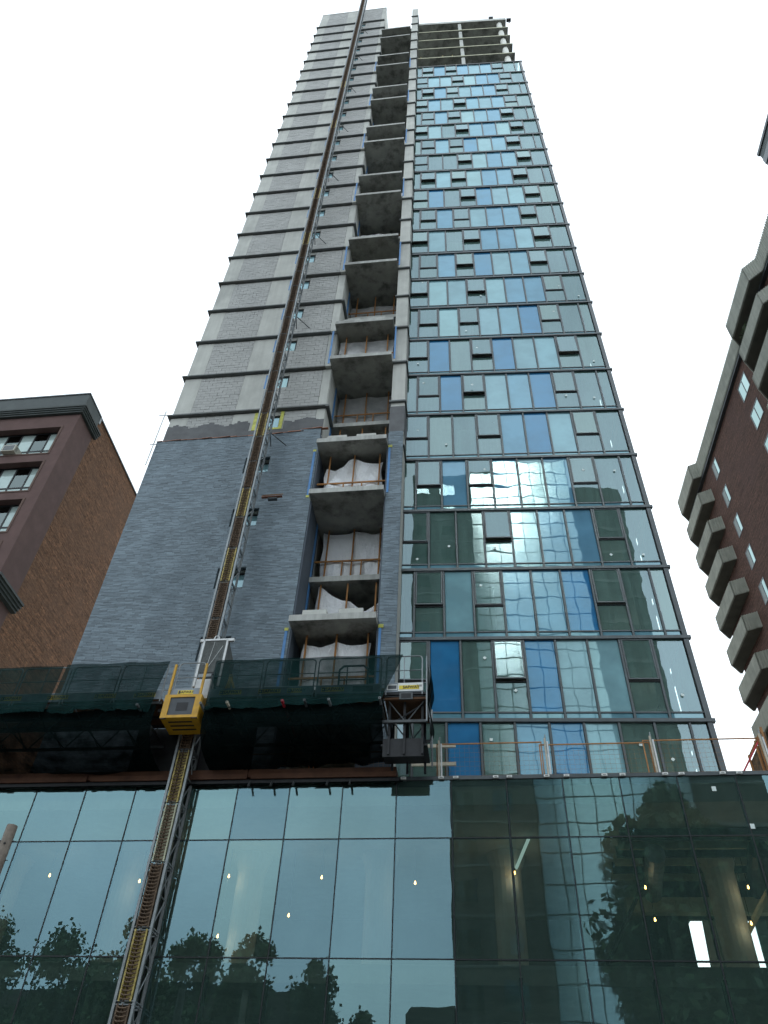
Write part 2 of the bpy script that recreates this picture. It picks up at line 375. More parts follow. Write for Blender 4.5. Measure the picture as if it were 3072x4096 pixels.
# wing windows
for k in range(0, 27):
    z0, z1 = zk(k) + 1.75, zk(k) + 2.65
    b = MB(); y = .32 if k < 4 else .24
    for q in ((4.17, 5.19, z0, z0 + .06), (4.17, 5.19, z1 - .06, z1), (4.17, 4.23, z0 + .06, z1 - .06), (5.13, 5.19, z0 + .06, z1 - .06)): b.box(q[0], q[1], y, y + .06, q[2], q[3], 'black_metal')
    if k >= 5:
        for q in ((4.1, 4.17, z0 - .08, z1 + .08),): b.box(q[0], q[1], .135, .149, q[2], q[3], 'blue_membrane')
    if k == 4:
        for q in ((4.02, 4.17, z0 - .12, z1 + .2), (5.19, 5.34, z0 - .12, z1 + .2), (4.17, 5.19, z0 - .12, z0 - .01)): b.box(q[0], q[1], .125, .139, q[2], q[3], 'yellow_tape')
    w = part('window', b, tower)
    b = MB(); b.quad([(4.23, y + .03, z0 + .06), (5.13, y + .03, z0 + .06), (5.13, y + .03, z1 - .06), (4.23, y + .03, z1 - .06)], 'panel_pale'); part('pane', b, w)
# slate brick skin, courses with gaps, shelf joints every storey
def brick_top(x): return 27.2 if x < 4.5 else (27.22 + (x - 4.5) * .05 if x < 6.1 else 27.42)
CO, BW = .0652, .30
brk = MB(); brk.box(0, BW - .008, 0, .09, 0, CO - .008, 'slate_brick'); brk_me = brk.mesh('brick')
stuff = MB(); back = MB(); nbr = 0
back.box(.01, 4.17, .014, .145, 11.3, 27.15, 'mortar_dark'); back.box(5.19, WR - .01, .014, .145, 11.3, 27.18, 'mortar_dark')
zz = [11.3]
for k in range(0, 4): zz += [zk(k) + 1.75, zk(k) + 2.65]
zz.append(27.15)
for i in range(0, len(zz), 2): back.box(4.17, 5.19, .014, .145, zz[i], zz[i + 1], 'mortar_dark')
back.box(10.04, 10.61, .014, .145, 11.3, 26.85, 'mortar_dark')
part('mortar_bed', back, tower)
for k in range(-1, 5):
    for row in range(46):
        z = zk(k) + .012 + row * CO
        if z < 11.9: continue
        for (x0, x1) in ((.0, 7.14), (10.03, 10.62)):
            off = R.choice((0, .1, .15, .2, .05)) + (BW / 2 if row % 2 else 0); x = x0 - off
            while x < x1 - .01:
                a, c = max(x, x0), min(x + BW - .007, x1 - .001); z1 = z + CO - .007
                tp = brick_top(a) if x0 < 5 else 26.87
                if k < 4 and c > 4.16 and a < 5.2 and z1 > zk(k) + 1.74 and z < zk(k) + 2.66 and k >= 0:
                    if a < 4.13: c = 4.16
                    elif c > 5.23: a = 5.2
                    else: c = a
                if z1 < tp and c - a > .02:
                    dy = R.uniform(-.004, .004)
                    if c - a > BW - .02 and nbr < 290 and z > 15.2 and x0 < 5 and k < 2:
                        part('brick', brk_me, tower, T(WF, a, dy, z)); nbr += 1
                    else: stuff.box(a, c, dy, .014, z, z1, 'slate_brick')
                x += BW
part('brick_skin', stuff, tower, kind='stuff')
# brick return on bay side of wing (darker, in shade), membrane band, ragged flashing
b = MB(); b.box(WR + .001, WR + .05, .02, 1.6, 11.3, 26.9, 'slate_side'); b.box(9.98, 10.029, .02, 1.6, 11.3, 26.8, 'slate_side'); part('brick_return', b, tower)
b = MB(); n = 60
for i in range(n):
    x0, x1 = WL + (WR - WL) * i / n, WL + (WR - WL) * (i + 1) / n
    h = 28.3 + .12 * math.sin(i * .5) + R.uniform(-.06, .06)
    if 4.0 < x1 and x0 < 5.3: h = 27.7
    b.box(x0, x1 + .001, .132, .1485, 27.1, h, 'membrane')
part('membrane_band', b, tower)
b = MB(); px = -.02
while px < 7.2:
    w = R.uniform(.15, .5); zt = brick_top(px); t = R.uniform(.02, .06); y = R.uniform(-.05, .0)
    b.hexa([(px, y, zt - .02), (px + w, y - .02, zt - .02), (px + w, .12, zt), (px, .12, zt)], [(px, y + .02, zt + t), (px + w, y, zt + t * .7), (px + w, .12, zt + t), (px, .12, zt + t)], 'rust_flashing'); px += w
part('flashing', b, tower)
# ---- bay between the wing and pier
BL, BR = WR, 10.03
b = MB(); b.box(BR, 10.62, .15, 3.2, 11.27, 98.3, 'concrete_light'); b.box(10.0, 10.64, .1, 1.2, 27.0, 28.7, 'membrane'); part('pier', b, tower)
b = MB(); b.box(BL + .001, BL + .03, .2, 6, 27, 99.5, 'concrete_light'); part('bay_side_wall', b, tower)
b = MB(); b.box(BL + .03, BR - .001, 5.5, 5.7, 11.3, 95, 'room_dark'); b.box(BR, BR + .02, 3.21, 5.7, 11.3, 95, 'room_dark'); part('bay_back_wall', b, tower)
for k in range(4, 28):
    b = MB(); z = zk(k); b.box(9.95, 10.68, .04, .149, z - .09, z, 'ledge_steel'); b.box(10.62, 10.69, .15, 1.1, z - .09, z, 'ledge_steel'); part('pier_angle', b, tower)
for k in range(0, 28):
    z = zk(k); proj = k % 3 in (0, 1) and k < 27
    y0 = -.42 if proj else 1.2
    b = MB(); x0 = BL + .035
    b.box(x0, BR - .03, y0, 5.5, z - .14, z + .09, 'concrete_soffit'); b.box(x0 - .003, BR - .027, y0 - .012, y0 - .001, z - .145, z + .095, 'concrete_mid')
    if proj: b.box(x0 - .03, x0 - .001, y0, -.03, z - .14, z + .09, 'concrete_light'); b.box(x0 - .3, x0 - .04, -.02, .15, z - .1, z + .06, 'concrete_light') if k > 4 else None
    sl = part('balcony_slab', b, tower)
    if proj and k % 3 == 1:
        for (a, c) in ((7.55, 8.35), (8.75, 9.55)):
            q = MB(); q.box(a, c, y0 + .1, y0 + .5, z + .091, z + .36, 'concrete_light'); part('upstand', q, tower)
    if k >= 26: continue
    zb, zt = z + .09, zk(k + 1) - .14
    yo = .5 if k % 3 == 0 else 1.5
    if k % 3 == 2: yo = 1.75
    # orange shoring posts and rail
    if k < 22 or k % 3 == 0:
        for x in (7.62, 8.62, 9.66):
            q = MB(); top = zt if k < 9 else zb + R.uniform(.8, 1.3); q.box(x - .027, x + .027, yo - .13, yo - .07, zb, top, 'orange_wood'); part('shoring_post', q, tower)
        if k < 12:
            q = MB(); q.box(BL + .06, BR - .05, yo - .17, yo - .131, zb + 1.05, zb + 1.12, 'orange_wood'); part('guard_rail', q, tower)
            for x in (8.25, 8.98): q = MB(); q.box(x, x + .05, yo - .17, yo - .131, zb, zb + 1.05, 'orange_wood'); part('rail_stud', q, tower)
    # membrane strips at the jambs
    if k < 22:
        q = MB()
        if k % 3 == 0:
            q.box(6.97, 7.06, -.02, .0, z + .12, zk(k + 1) - .1, 'blue_membrane'); q.box(10.05, 10.13, -.02, .0, z + .12, zk(k + 1) - .1, 'blue_membrane')
            if k in (0, 3):
                q.box(6.95, 7.08, -.026, -.0201, zk(k + 1) - .22, zk(k + 1) - .1, 'yellow_tape'); q.box(10.03, 10.2, -.026, -.0201, zk(k + 1) - .24, zk(k + 1) - .1, 'yellow_tape')
                q.box(6.95, 7.08, -.026, -.0201, z + .08, z + .2, 'yellow_tape')
        else:
            q.box(BL + .031, BL + .06, 1.2, 1.42, z + .1, zk(k + 1) - .1, 'blue_membrane'); q.box(BR - .03, BR - .002, 1.2, 1.42, z + .1, zk(k + 1) - .1, 'blue_membrane')
            if k == 4: q.box(BL + .031, BL + .068, .95, 1.19, z + .1, z + .9, 'yellow_tape')
        for piece in q.pieces(): part('jamb_membrane', piece, tower)
# tarpaulins in the bay (each hangs from a slab: its own thing)
def tarp(k, name, mat, x0, x1, zlo, zhi, label, sag=.12, dy=0, amp=.05, nu=34, nv=26, seed=0):
    rr = random.Random(seed); ph = [rr.uniform(0, 6.28) for _ in range(12)]; yo = (.5 if k % 3 == 0 else (1.75 if k % 3 == 2 else 1.5)) + dy; z0 = zk(k) + .09
    def fn(u, v):
        x = x0 + (x1 - x0) * u; lo = zlo(u) if callable(zlo) else zlo; hi = zhi(u) if callable(zhi) else zhi
        z = z0 + lo + (hi - lo) * v
        pin = abs(math.sin(u * math.pi * 2)); z -= sag * pin * v
        f = amp * (math.sin(9 * u + 5 * v + ph[0]) * .6 + math.sin(17 * u - 9 * v + ph[1]) * .35 + math.sin(31 * u + 14 * v + ph[2]) * .2 + math.sin(8 * v + 3 * u + ph[3]) * .5 + math.sin(47 * (u * .8 + v * .3) + ph[4]) * .13)
        return (x + .03 * math.sin(11 * v + ph[5]) * (abs(u - .5) * 2) ** 3, yo + f - .1 * pin * (1 - v), z)
    m = MB(); m.grid(fn, nu, nv, mat); return solo(name, m, WF, label, 'tarpaulin', 'sheets hung in the balcony bay', smooth=True)
tarp(0, 'tarpaulin', 'tarp_white', 7.5, 9.72, .0, 2.5, 'white tarpaulin in balcony opening just above the work platform', seed=1)
tarp(1, 'tarpaulin', 'tarp_white', 7.5, 9.99, .05, lambda u: max(1.62 + 1.9 * max(0, u - .72), 2.85 - 1.7 * u), 'torn white tarpaulin slumping in diagonal across second opening above platform', seed=2)
tarp(2, 'tarpaulin', 'tarp_white', 7.42, 9.98, lambda u: .02 if u < .8 else .02 + (u - .8) * 4.2, 2.72, 'pale tarpaulin with torn lower right corner, third opening above platform', dy=-.02, seed=3)
tarp(3, 'tarpaulin', 'tarp_white', 7.45, 9.75, lambda u: .02, lambda u: 2.15 + .5 * math.sin(u * 2.6), 'bunched white tarpaulin tied to orange posts, topmost of the white ones', sag=.28, amp=.09, seed=4)
LBL = {5: 'translucent polythene sheet, lowest of the clear ones', 6: 'translucent polythene with bright folds, second lowest of the clear ones', 7: 'translucent polythene above slab with block pads, third lowest of the clear ones', 8: 'translucent polythene in shade behind yellow posts, fourth lowest of the clear ones',
       10: 'thin polythene remnant sagging in a high opening', 11: 'pale polythene remnant with slanting red cord in a high opening', 12: 'polythene slumped in a shallow V across a high balcony opening', 14: 'pale polythene strip hanging behind a high balcony', 15: 'small polythene remnant heaped at right of a high balcony', 18: 'faint polythene remnant in a balcony near the tower top'}
for k, lb in LBL.items():
    hi = {5: 2.6, 6: 2.5, 7: 2.5, 8: 1.9}.get(k, None)
    tarp(k, 'polythene_sheet', 'poly_clear' if k < 10 else 'tarp_white', 7.3, 9.95, .02, hi if hi else {12: lambda u: 1.1 + 1.6 * abs(u - .55), 15: lambda u: 1.0 + 1.0 * u}.get(k, lambda u: 1.7 + .3 * math.sin(5 * u)), lb, sag=.06, amp=.03 if k < 10 else .05, seed=20 + k)
# mid strip of tape down the clear sheets
for k in (5, 6, 7):
    pass
# ---- glass wing
GW = 9.15; PW = GW / 9
ROWS = {-1: 'H?BVbBTVFH', 0: 'OBFXBPTOF', 1: 'HOTObbBOFH', 2: 'OFFXPbbOF', 3: 'HObObPbOFH', 4: 'OFFObBTOF', 5: 'HOBXPbBOFH', 6: 'OBFXBPTXF', 7: 'HOTOPbBOFH', 8: 'XTPXTbbOF',
        9: 'HObXBPbXFH', 10: 'XPFXbbTXF', 11: 'HObOPbbXFH', 12: 'OBFXBPTXF', 13: 'HXTXPbbXFH', 14: 'OFFXPbbXF', 15: 'HObOBPbXFH', 16: 'XPFXbbPXF', 17: 'HObOPbbXFH', 18: 'ObPXbPbOF', 19: 'HXbOPbbOFH', 20: 'OTPOPbbOF', 21: 'HObObPbOFH'}
KM = {'B': 'panel_blue', 'b': 'panel_mid', 'T': 'panel_teal', 'P': 'panel_pale'}
def pane(x0, x1, z0, z1, m, y=0): q = MB(); q.quad([(x0, y, z0), (x1, y, z0), (x1, y, z1), (x0, y, z1)], m); return q
for k, row in ROWS.items():
    z = ZG + 3 * k; z0, z1 = z + .32, z + 2.93; x = 0
    zlow = 11.35 if k == -1 else None
    mull = MB(); mull.box(-.06, GW + .24, -.09, .05, z - .06, z + .055, 'mullion'); part('stack_mullion', mull, tower, GF)
    if k > -1: mull = MB(); mull.box(0, GW, -.03, .04, z + .265, z + .31, 'mullion'); part('transom', mull, tower, GF)
    vm = MB()
    for ch in row:
        w = PW / 2 if ch == 'H' else PW
        if x > .01: vm.box(x - .032, x + .032, -.055, .05, z + .06, z + 2.935, 'mullion')
        a, c = x + .045, x + w - .045
        if k > -1: part('spandrel_strip', pane(a, c, z + .06, z + .262, 'panel_strip'), tower, GF)
        if k == -1: z0 = z + .1
        if ch in 'BbTP': part('spandrel_panel', pane(a, c, z0, z1, KM[ch]), tower, GF)
        elif ch in 'FH?V': part('glass_pane', pane(a, c, z0, z1, 'glass_vision'), tower, GF)
        else:
            zm = z0 + 1.06
            part('glass_pane', pane(a, c, z0, zm - .03, 'glass_vision'), tower, GF)
            fr = MB(); fr.box(a - .02, c + .02, -.03, .04, zm - .03, zm + .02, 'black_metal'); part('sill_rail', fr, tower, GF)
            ang = R.uniform(.055, .09) if ch == 'X' else R.choice((0, .012, .03))
            H = z1 - zm - .03
            rot = Matrix.Rotation(-ang, 4, 'X'); sw = T(GF, a, -.035, z1) @ rot
            q = MB(); ww = c - a; t = .045
            for bx in ((0, ww, -H, -H + t), (0, ww, -t, 0), (0, t, -H + t, -t), (ww - t, ww, -H + t, -t)): q.box(bx[0], bx[1], -.02, .03, bx[2], bx[3], 'mullion')
            sash = part('window_sash', q, tower, sw); part('pane', pane(t, ww - t, -H + t, -t, 'glass_vision'), sash, sw)
        if ch in 'FOXV' and k < 9 and R.random() < .75:
            sx, sz = R.uniform(a + .15, c - .25), R.uniform(z0 + .2, z0 + .8) if R.random() < .6 else R.uniform(z0 + 1.4, z1 - .5)
            q = MB(); q.quad([(0, 0, 0), (.09, 0, 0), (.09, 0, .09), (0, 0, .09)], 'sticker')
            part('sticker', q, tower, T(GF, sx, -.035 - (.25 if ch == 'X' and sz > z0 + 1 else .012), sz) @ Matrix.Rotation(R.choice((0, .1, .75)), 4, 'Y'))
        x += w
    part('mullions', vm, tower, GF)
z = ZG + 66; b = MB(); b.box(-.06, GW + .24, -.09, .05, z - .06, z + .055, 'mullion'); part('top_mullion', b, tower, GF)
b = MB(); b.box(GW, GW + .16, -.06, .16, 11.2, z - .06, 'mullion'); b.box(-.06, 0, -.06, .2, 11.2, z - .06, 'mullion'); b.box(-.075, -.061, .1, .3, 11.2, z, 'blue_membrane'); part('corner_post', b, tower, GF)
# right flank: mullions, opaque panels added to block the bright sky, one slot left
b = MB()
for k in range(-1, 22):
    for j in range(1, 8): b.box(GW + .05, GW + .13, j * 1.35, j * 1.35 + .09, ZG + 3 * k + .06, ZG + 3 * k + 2.9, 'mullion')
    b.box(GW + .05, GW + .13, .2, 11, ZG + 3 * k - .3, ZG + 3 * k + .06, 'mullion')
    b.box(GW + .06, GW + .1, .2, 2.1, ZG + 3 * k + .06, ZG + 3 * k + 2.9, 'panel_pale')
    b.box(GW + .06, GW + .1, 2.75, 11, ZG + 3 * k + .06, ZG + 3 * k + 2.9, 'panel_pale')
part('flank_wall', b, tower, GF)
for k in range(0, 28):
    z = zk(k); b = MB(); e = .1 if k < 22 else -.12
    b.box(-.1, GW - .12, .1 if k < 23 else .02, 11, z - .17, z + .03, 'concrete_soffit' if k > 21 else 'room_slab')
    if k >= 23: b.box(-.1, GW - .12, .005, .019, z - .175, z + .035, 'beige' if k < 27 else 'concrete_light')
    if k == 27: b.box(-.1, GW - .14, .005, 11, z + .036, z + .42, 'concrete_light')
    part('floor_slab', b, tower, GF)
b = MB(); b.box(-.1, 4.0, 5, 5.2, 11.2, 95, 'room_wall'); b.box(4.0, GW - .4, 7, 7.2, 11.2, 95, 'room_wall'); b.box(-.12, -.1, .3, 5, 11.2, 95, 'room_wall'); part('core_wall', b, tower, GF)
for k in range(-1, 27):
    z = zk(k); b = MB(); b.tube((8.35, .5, z + .03), (8.35, .5, zk(k + 1) - .17), .29, 'column_paint', 14); part('round_column', b, tower, GF)
    if k > 8: b = MB(); b.box(4.1, 4.42, .12, .42, z + .03, zk(k + 1) - .17, 'concrete_light'); part('square_column', b, tower, GF)
# interior partitions close to some vision panes (their paler backs)
for k in range(0, 22):
    zz0 = ZG + 3 * k
    if k % 3 == 1: b = MB(); b.box(2.2, 3.3, .6, .7, zz0 + .1, zz0 + 2.7, 'room_wall'); part('partition', b, tower, GF)
    if k % 4 == 2: b = MB(); b.box(5.4, 7.0, 1.2, 1.3, zz0 + .1, zz0 + 2.7, 'room_dark'); part('partition', b, tower, GF)
# top: shoring posts, rebar, beam, column stub
for (x, k) in ((.35, 23), (2.4, 23), (3.3, 23), (.25, 22), (2.6, 22), (3.6, 22)):
    b = MB(); b.tube((x, .25, zk(k) + .03), (x, .25, zk(k) + 1.3), .035, 'yellow_worn'); part('shoring_post', b, tower, GF)
b = MB()
for x in (2.5, 3.3, 6.0, 8.0): b.tube((x, .5, zk(27) + .4), (x, .5, zk(27) + 2.6), .022, 'black_metal', 4)
part('rebar', b, tower, GF)
b = MB(); b.box(7.2, 10.03, 2.2, 2.7, 94.2, 94.9, 'concrete_light'); part('roof_beam', b, tower)
b = MB()
for i, (x0, x1) in enumerate(((.3, .9), (1.8, 2.2), (4.4, 5.2))): b.tube((x0, 1, zk(25) + .03), (x0, 1, zk(25) + .4), .02, 'pale_wood', 4)
part('dowel', b, tower, GF)
# ================================================================== things on the tower top
def floodlight(x, z, y, lab):
    t = thing('floodlight', lab, 'floodlight', T(GF, x, y, z), 'floodlights on the tower roof')
    b = MB(); b.box(-.22, .22, -.2, .1, .0, .32, 'black_metal'); part('lamp_head', b, t)
    b = MB(); b.tube((0, 0, -.7), (0, 0, 0), .05, 'black_metal'); part('bracket', b, t)
floodlight(7.6, 96.6, .3, 'black floodlight standing above roof edge of the tower')
floodlight(9.3, 94.6, .1, 'black floodlight bracketed off the right top corner of the tower')
b = MB()
for x in (5.6, 5.85, 6.1): b.tube((x, .4, 100.56), (x, .4, 100.9), .1, 'black_metal', 8)
solo('cable_drums', b, WF, 'three small black drums on the coping beside the mast top', 'drum')
b = MB(); b.tube((-.05, -.1, 29.2), (-.05, -.1, 25.6), .03, 'white_paint', 6); b.tube((.1, -.1, 28.9), (-.3, -.12, 28.9), .02, 'galv', 5); b.tube((.1, -.1, 26.9), (-.2, -.12, 26.9), .02, 'galv', 5)
solo('guide_pole', b, WF, 'thin white pole clamped to left brick corner of the tower', 'pole')
# ================================================================== mast
MC = Matrix.Translation((0, 0, 0)); MS = 5.09; MASTF = T(WF, MS, -1.04, 0) @ Matrix.Rotation(-.0012, 4, 'Y')
mast = thing('climbing_mast', 'grey lattice climbing mast with rusty rack rising the full height of the facade', 'mast', MASTF)
HW = .225
b = MB()
for sx in (-1, 1):
    for sy in (-1, 1): b.box(sx * HW - .03, sx * HW + .03, sy * HW - .03, sy * HW + .03, 0, 1.495, 'galv')
for zz_ in (.03, 1.46):
    for sy in (-1, 1): b.tube((-HW, sy * HW, zz_), (HW, sy * HW, zz_), .018, 'galv', 5)
    for sx in (-1, 1): b.tube((sx * HW, -HW, zz_), (sx * HW, HW, zz_), .022, 'galv', 5)
b.tube((HW, -HW, .75), (HW, HW, .75), .018, 'galv', 5); b.tube((-HW, -HW, .75), (-HW, HW, .75), .018, 'galv', 5)
b.tube((HW, -HW, .05), (HW, HW, .75), .016, 'galv', 5); b.tube((HW, HW, .75), (HW, -HW, 1.45), .016, 'galv', 5)
b.tube((-HW, -HW, .05), (-HW, HW, .75), .016, 'galv', 5); b.tube((-HW, HW, .75), (-HW, -HW, 1.45), .016, 'galv', 5)
b.tube((-HW, HW, .05), (HW, HW, 1.45), .016, 'galv', 5)
lat = b.mesh('mast_section')
def rack(flange, rung):
    b = MB(); y = -HW
    for sx in (-1, 1): b.box(sx * .135 - .018, sx * .135 + .018, y - .035, y + .05, .02, 1.48, flange)
    b.box(-.115, .115, y + .04, y + .055, .02, 1.48, flange)
    n = 17
    for i in range(n):
        z = .05 + i * 1.42 / n
        b.path([(-.115, y - .03, z + .03), (-.05, y - .05, z), (.05, y - .05, z), (.115, y - .03, z + .03)], .017, rung, 5)
    b.box(-.035, -.015, y - .02, y + .04, .02, 1.48, rung)
    return b.mesh('rack')
RK = [rack('yellow_worn', 'brown_worn'), rack('brown_worn', 'brown_worn'), rack('beige', 'brown_worn')]
seq = {3: 1, 4: 0, 5: 1, 6: 2, 7: 0, 10: 1, 12: 0, 13: 1, 14: 0, 15: 1, 16: 1, 17: 0}
for i in range(0, 67):
    s_ = part('mast_section', lat, mast, T(MASTF, 0, 0, .0 + i * 1.5 + .75 - .75))
    part('rack', RK[seq.get(i, R.choice((1, 1, 1, 0, 1)))], s_)
for k in (0, 4, 7, 10, 13, 16, 19, 22, 25):
    z = zk(k) + .2
    for (p, q) in (((HW, HW, z), (HW + .55, .86, z - .12)), ((-HW, HW, z), (-HW - .3, .86, z - .12)), ((HW, HW, z), (HW - .1, .86, z - .1))): b = MB(); b.tube(p, q, .022, 'galv_dark'); part('wall_tie', b, mast)
# tie bracket with plank at brick joint
b = MB(); z = zk(3) - .1
b.box(.25, 1.05, .7, .8, z, z + .04, 'rust_flashing'); b.tube((.3, .65, z + .02), (1.1, .65, z + .04), .02, 'orange_wood'); b.box(.5, .85, .72, .86, z - .1, z - .01, 'galv_dark')
part('tie_bracket', b, mast)
# cage above the platform
CG = T(WF, MS + .26, -1.5, 0)
cage = thing('mesh_cage', 'white framed mesh guard cage around the mast above the yellow drive unit', 'cage', CG)
z0, z1, hw, dp_ = 13.85, 15.5, .36, .8
b = MB()
for x in (-hw, hw):
    b.box(x - .03, x + .03, -.03, .03, z0, z1, 'white_paint'); b.box(x - .02, x + .02, dp_ - .02, dp_ + .02, z0, z1 - .3, 'galv')
    b.box(x - .12 if x < 0 else x + .02, x - .02 if x < 0 else x + .2, -.05, .04, z1 - .09, z1, 'white_paint')
b.box(-hw, hw, -.03, .03, z1 - .05, z1 + .01, 'white_paint')
part('frame', b, cage)
b = MB(); b.box(-hw + .03, hw - .03, -.012, .0, z0, z1 - .05, 'cage_mesh'); part('front_mesh', b, cage)
b = MB(); b.hexa([(hw + .03, 0, z0), (hw + .04, 0, z0), (hw + .04, dp_, z0), (hw + .03, dp_, z0)], [(hw + .03, 0, z1 - .05), (hw + .04, 0, z1 - .05), (hw + .04, dp_, z1 - .35), (hw + .03, dp_, z1 - .35)], 'cage_mesh'); part('side_mesh', b, cage)
b = MB(); b.path([(-.09, 0, z1), (-.04, 0, z1 + .13), (.04, 0, z1 + .13), (.09, 0, z1)], .018, 'white_paint', 6); part('lifting_eye', b, cage)
b = MB(); b.tube((-hw + .1, -.03, z0 + .2), (hw - .1, -.03, z1 - .25), .006, 'white_paint', 4); b.tube((-hw + .2, -.03, z0 + .1), (-.02, -.03, z1 - .1), .006, 'white_paint', 4); part('cable', b, cage)
# ================================================================== platform
PLF = T(WF, 0, 0, 0); YO = -2.1; ZD = 13.12
plat = thing('work_platform', 'long steel mast climbing work platform with guard rails and signed toe boards', 'work platform', T(WF, MS, -1.2, ZD))
def pp(name, b, **k): return part(name, b, plat, WF, **k)
DX0, DX1 = 4.5, 5.66       # drive unit gap
XE = 11.75
i = 0
x = -7.5
segs = [(-7.5, -6), (-6, -4.5), (-4.5, -3), (-3, -1.5), (-1.5, 0), (0, 1.5), (1.5, 3), (3, 4.42), (5.72, 7.2), (7.2, 8.7), (8.7, 10.55), (10.6, 11.68)]
for (a, c) in segs:
    b = MB(); b.box(a, c, YO + .03, -.75 if (a > 5.6 or c < 4.5) else -1.3, ZD - .05, ZD, 'plywood')
    for q in (YO + .05, -1.3, -.8): b.box(a, c, q, q + .06, ZD - .13, ZD - .051, 'galv_dark')
    pp('deck_module', b)
    b = MB(); b.box(a + .02, c - .02, YO - .012, YO + .012, ZD - .02, ZD + .25, 'toe_board'); pp('toe_board', b)
    # rail frame with rounded corners
    b = MB(); ry = YO; zt = ZD + 1.12; r_ = .09
    pts = [(a + .05, ry, ZD - .1), (a + .05, ry, zt - r_), (a + .05 + r_ * .3, ry, zt - r_ * .3), (a + .05 + r_, ry, zt), (c - .05 - r_, ry, zt), (c - .05 - r_ * .3, ry, zt - r_ * .3), (c - .05, ry, zt - r_), (c - .05, ry, ZD - .1)]
    b.path(pts, .02, 'galv', 6); b.tube((a + .05, ry, ZD + .66), (c - .05, ry, ZD + .66), .014, 'galv', 6)
    if R.random() < .5: b.tube(((a + c) / 2, ry, ZD), ((a + c) / 2, ry, zt), .013, 'galv', 6)
    pp('guard_rail', b)
# back rails and end rails
b = MB(); 
for zz_ in (.6, 1.1): b.tube((5.8, -.8, ZD + zz_), (XE, -.8, ZD + zz_), .018, 'galv'); b.tube((-7.5, -.8, ZD + zz_), (4.3, -.8, ZD + zz_), .018, 'galv')
pp('rear_rail', b)
b = MB()
for zz_ in (.1, .66, 1.1): b.tube((XE, YO, ZD + zz_), (XE, -.7, ZD + zz_), .02, 'galv')
b.tube((XE, YO, ZD - .9), (XE, YO, ZD + 1.1), .022, 'galv'); b.tube((XE, -.7, ZD - .9), (XE, -.7, ZD + 1.1), .022, 'galv'); b.tube((XE + .02, -.4, ZD - 1.3), (XE + .02, -.4, ZD + .45), .025, 'galv')
pp('end_rail', b)
# trusses under the deck
b = MB(); zb = ZD - .85
for y in (-1.95, -.9):
    b.box(-7.5, 4.3, y - .035, y + .035, zb, zb + .07, 'galv_dark'); b.box(5.8, XE, y - .035, y + .035, zb, zb + .07, 'galv_dark')
    x = -7.5; up = True
    while x < XE:
        x2 = x + .55
        if x2 < 4.4 or x > 5.7: b.tube((x, y, zb if up else ZD - .1), (min(x2, XE), y, ZD - .1 if up else zb), .018, 'galv_dark', 5)
        x = x2; up = not up
x = -7.4
while x < XE:
    if x < 4.4 or x > 5.7: b.tube((x, -1.95, zb), (x, -.9, zb), .018, 'galv_dark', 5); b.tube((x, -1.95, zb), (x, -.9, ZD - .1), .014, 'galv_dark', 5)
    x += 1.1
pp('truss', b)
# right end below deck: plywood soffit box and hanging frames
b = MB(); b.box(10.62, XE - .02, YO + .06, -.8, ZD - .2, ZD - .14, 'plywood'); pp('end_soffit', b)
b = MB(); b.box(11.02, 11.38, YO - .01, YO + .03, ZD - .24, ZD - .03, 'galv_dark'); b.box(11.07, 11.33, YO - .015, YO - .009, ZD - .21, ZD - .07, 'black_metal'); b.box(10.6, XE, YO + .0, YO + .08, ZD - .09, ZD - .03, 'black_metal'); pp('end_socket', b)
for x in (10.75, 11.15, 11.62):
    b = MB(); b.box(x - .03, x + .03, -1.9, -1.84, ZD - 1.7, ZD - .14, 'black_metal'); b.box(x - .03, x + .03, -.95, -.89, ZD - 1.75, ZD - .14, 'black_metal'); b.tube((x, -1.87, ZD - .3), (x, -.92, ZD - 1.2), .03, 'black_metal'); b.box(x - .03, x + .03, -1.9, -.9, ZD - 1.2, ZD - 1.14, 'black_metal'); pp('hanger_frame', b)
b = MB(); b.box(3.3, 6.8, -.66, -.6, ZD - 1.45, ZD - .1, 'black_metal'); b.box(4.3, 4.56, -1.9, -.66, ZD - .3, ZD - .2, 'black_metal'); b.box(5.62, 5.85, -1.9, -.66, ZD - .3, ZD - .2, 'black_metal'); pp('blackout_plate', b)  # black plate added behind the mast to darken the gap under the deck
b = MB(); b.box(10.55, XE, -1.85, -.9, ZD - 1.45, ZD - 1.4, 'black_metal'); b.box(10.6, XE - .1, -1.86, -1.83, ZD - 1.75, ZD - 1.25, 'black_metal'); b.tube((10.75, -1.9, ZD - .9), (11.62, -1.9, ZD - .3), .028, 'black_metal'); pp('lower_tray', b)
# outrigger tubes poking through the net
OUT = [(-1.1, 'galv'), (3.95, 'galv_dark'), (5.72, 'galv'), (6.45, 'pale_wood'), (7.95, 'red_paint'), (8.55, 'galv_dark'), (9.2, 'galv'), (10.55, 'galv')]
for j, (x, m) in enumerate(OUT):
    b = MB(); y0 = -2.5; zt = ZD - .42
    b.hexa([(x - .028, y0, zt - .03), (x + .028, y0, zt - .03), (x + .028, -.6, zt - .03), (x - .028, -.6, zt - .03)], [(x - .028, y0, zt + .03), (x + .028, y0, zt + .03), (x + .028, -.6, zt + .03), (x - .028, -.6, zt + .03)], m)
    b.box(x - .017, x + .017, y0 - .003, y0 - .001, zt - .018, zt + .018, 'black_metal')
    pp('outrigger_tube', b, label='red painted outrigger tube' if m == 'red_paint' else None)
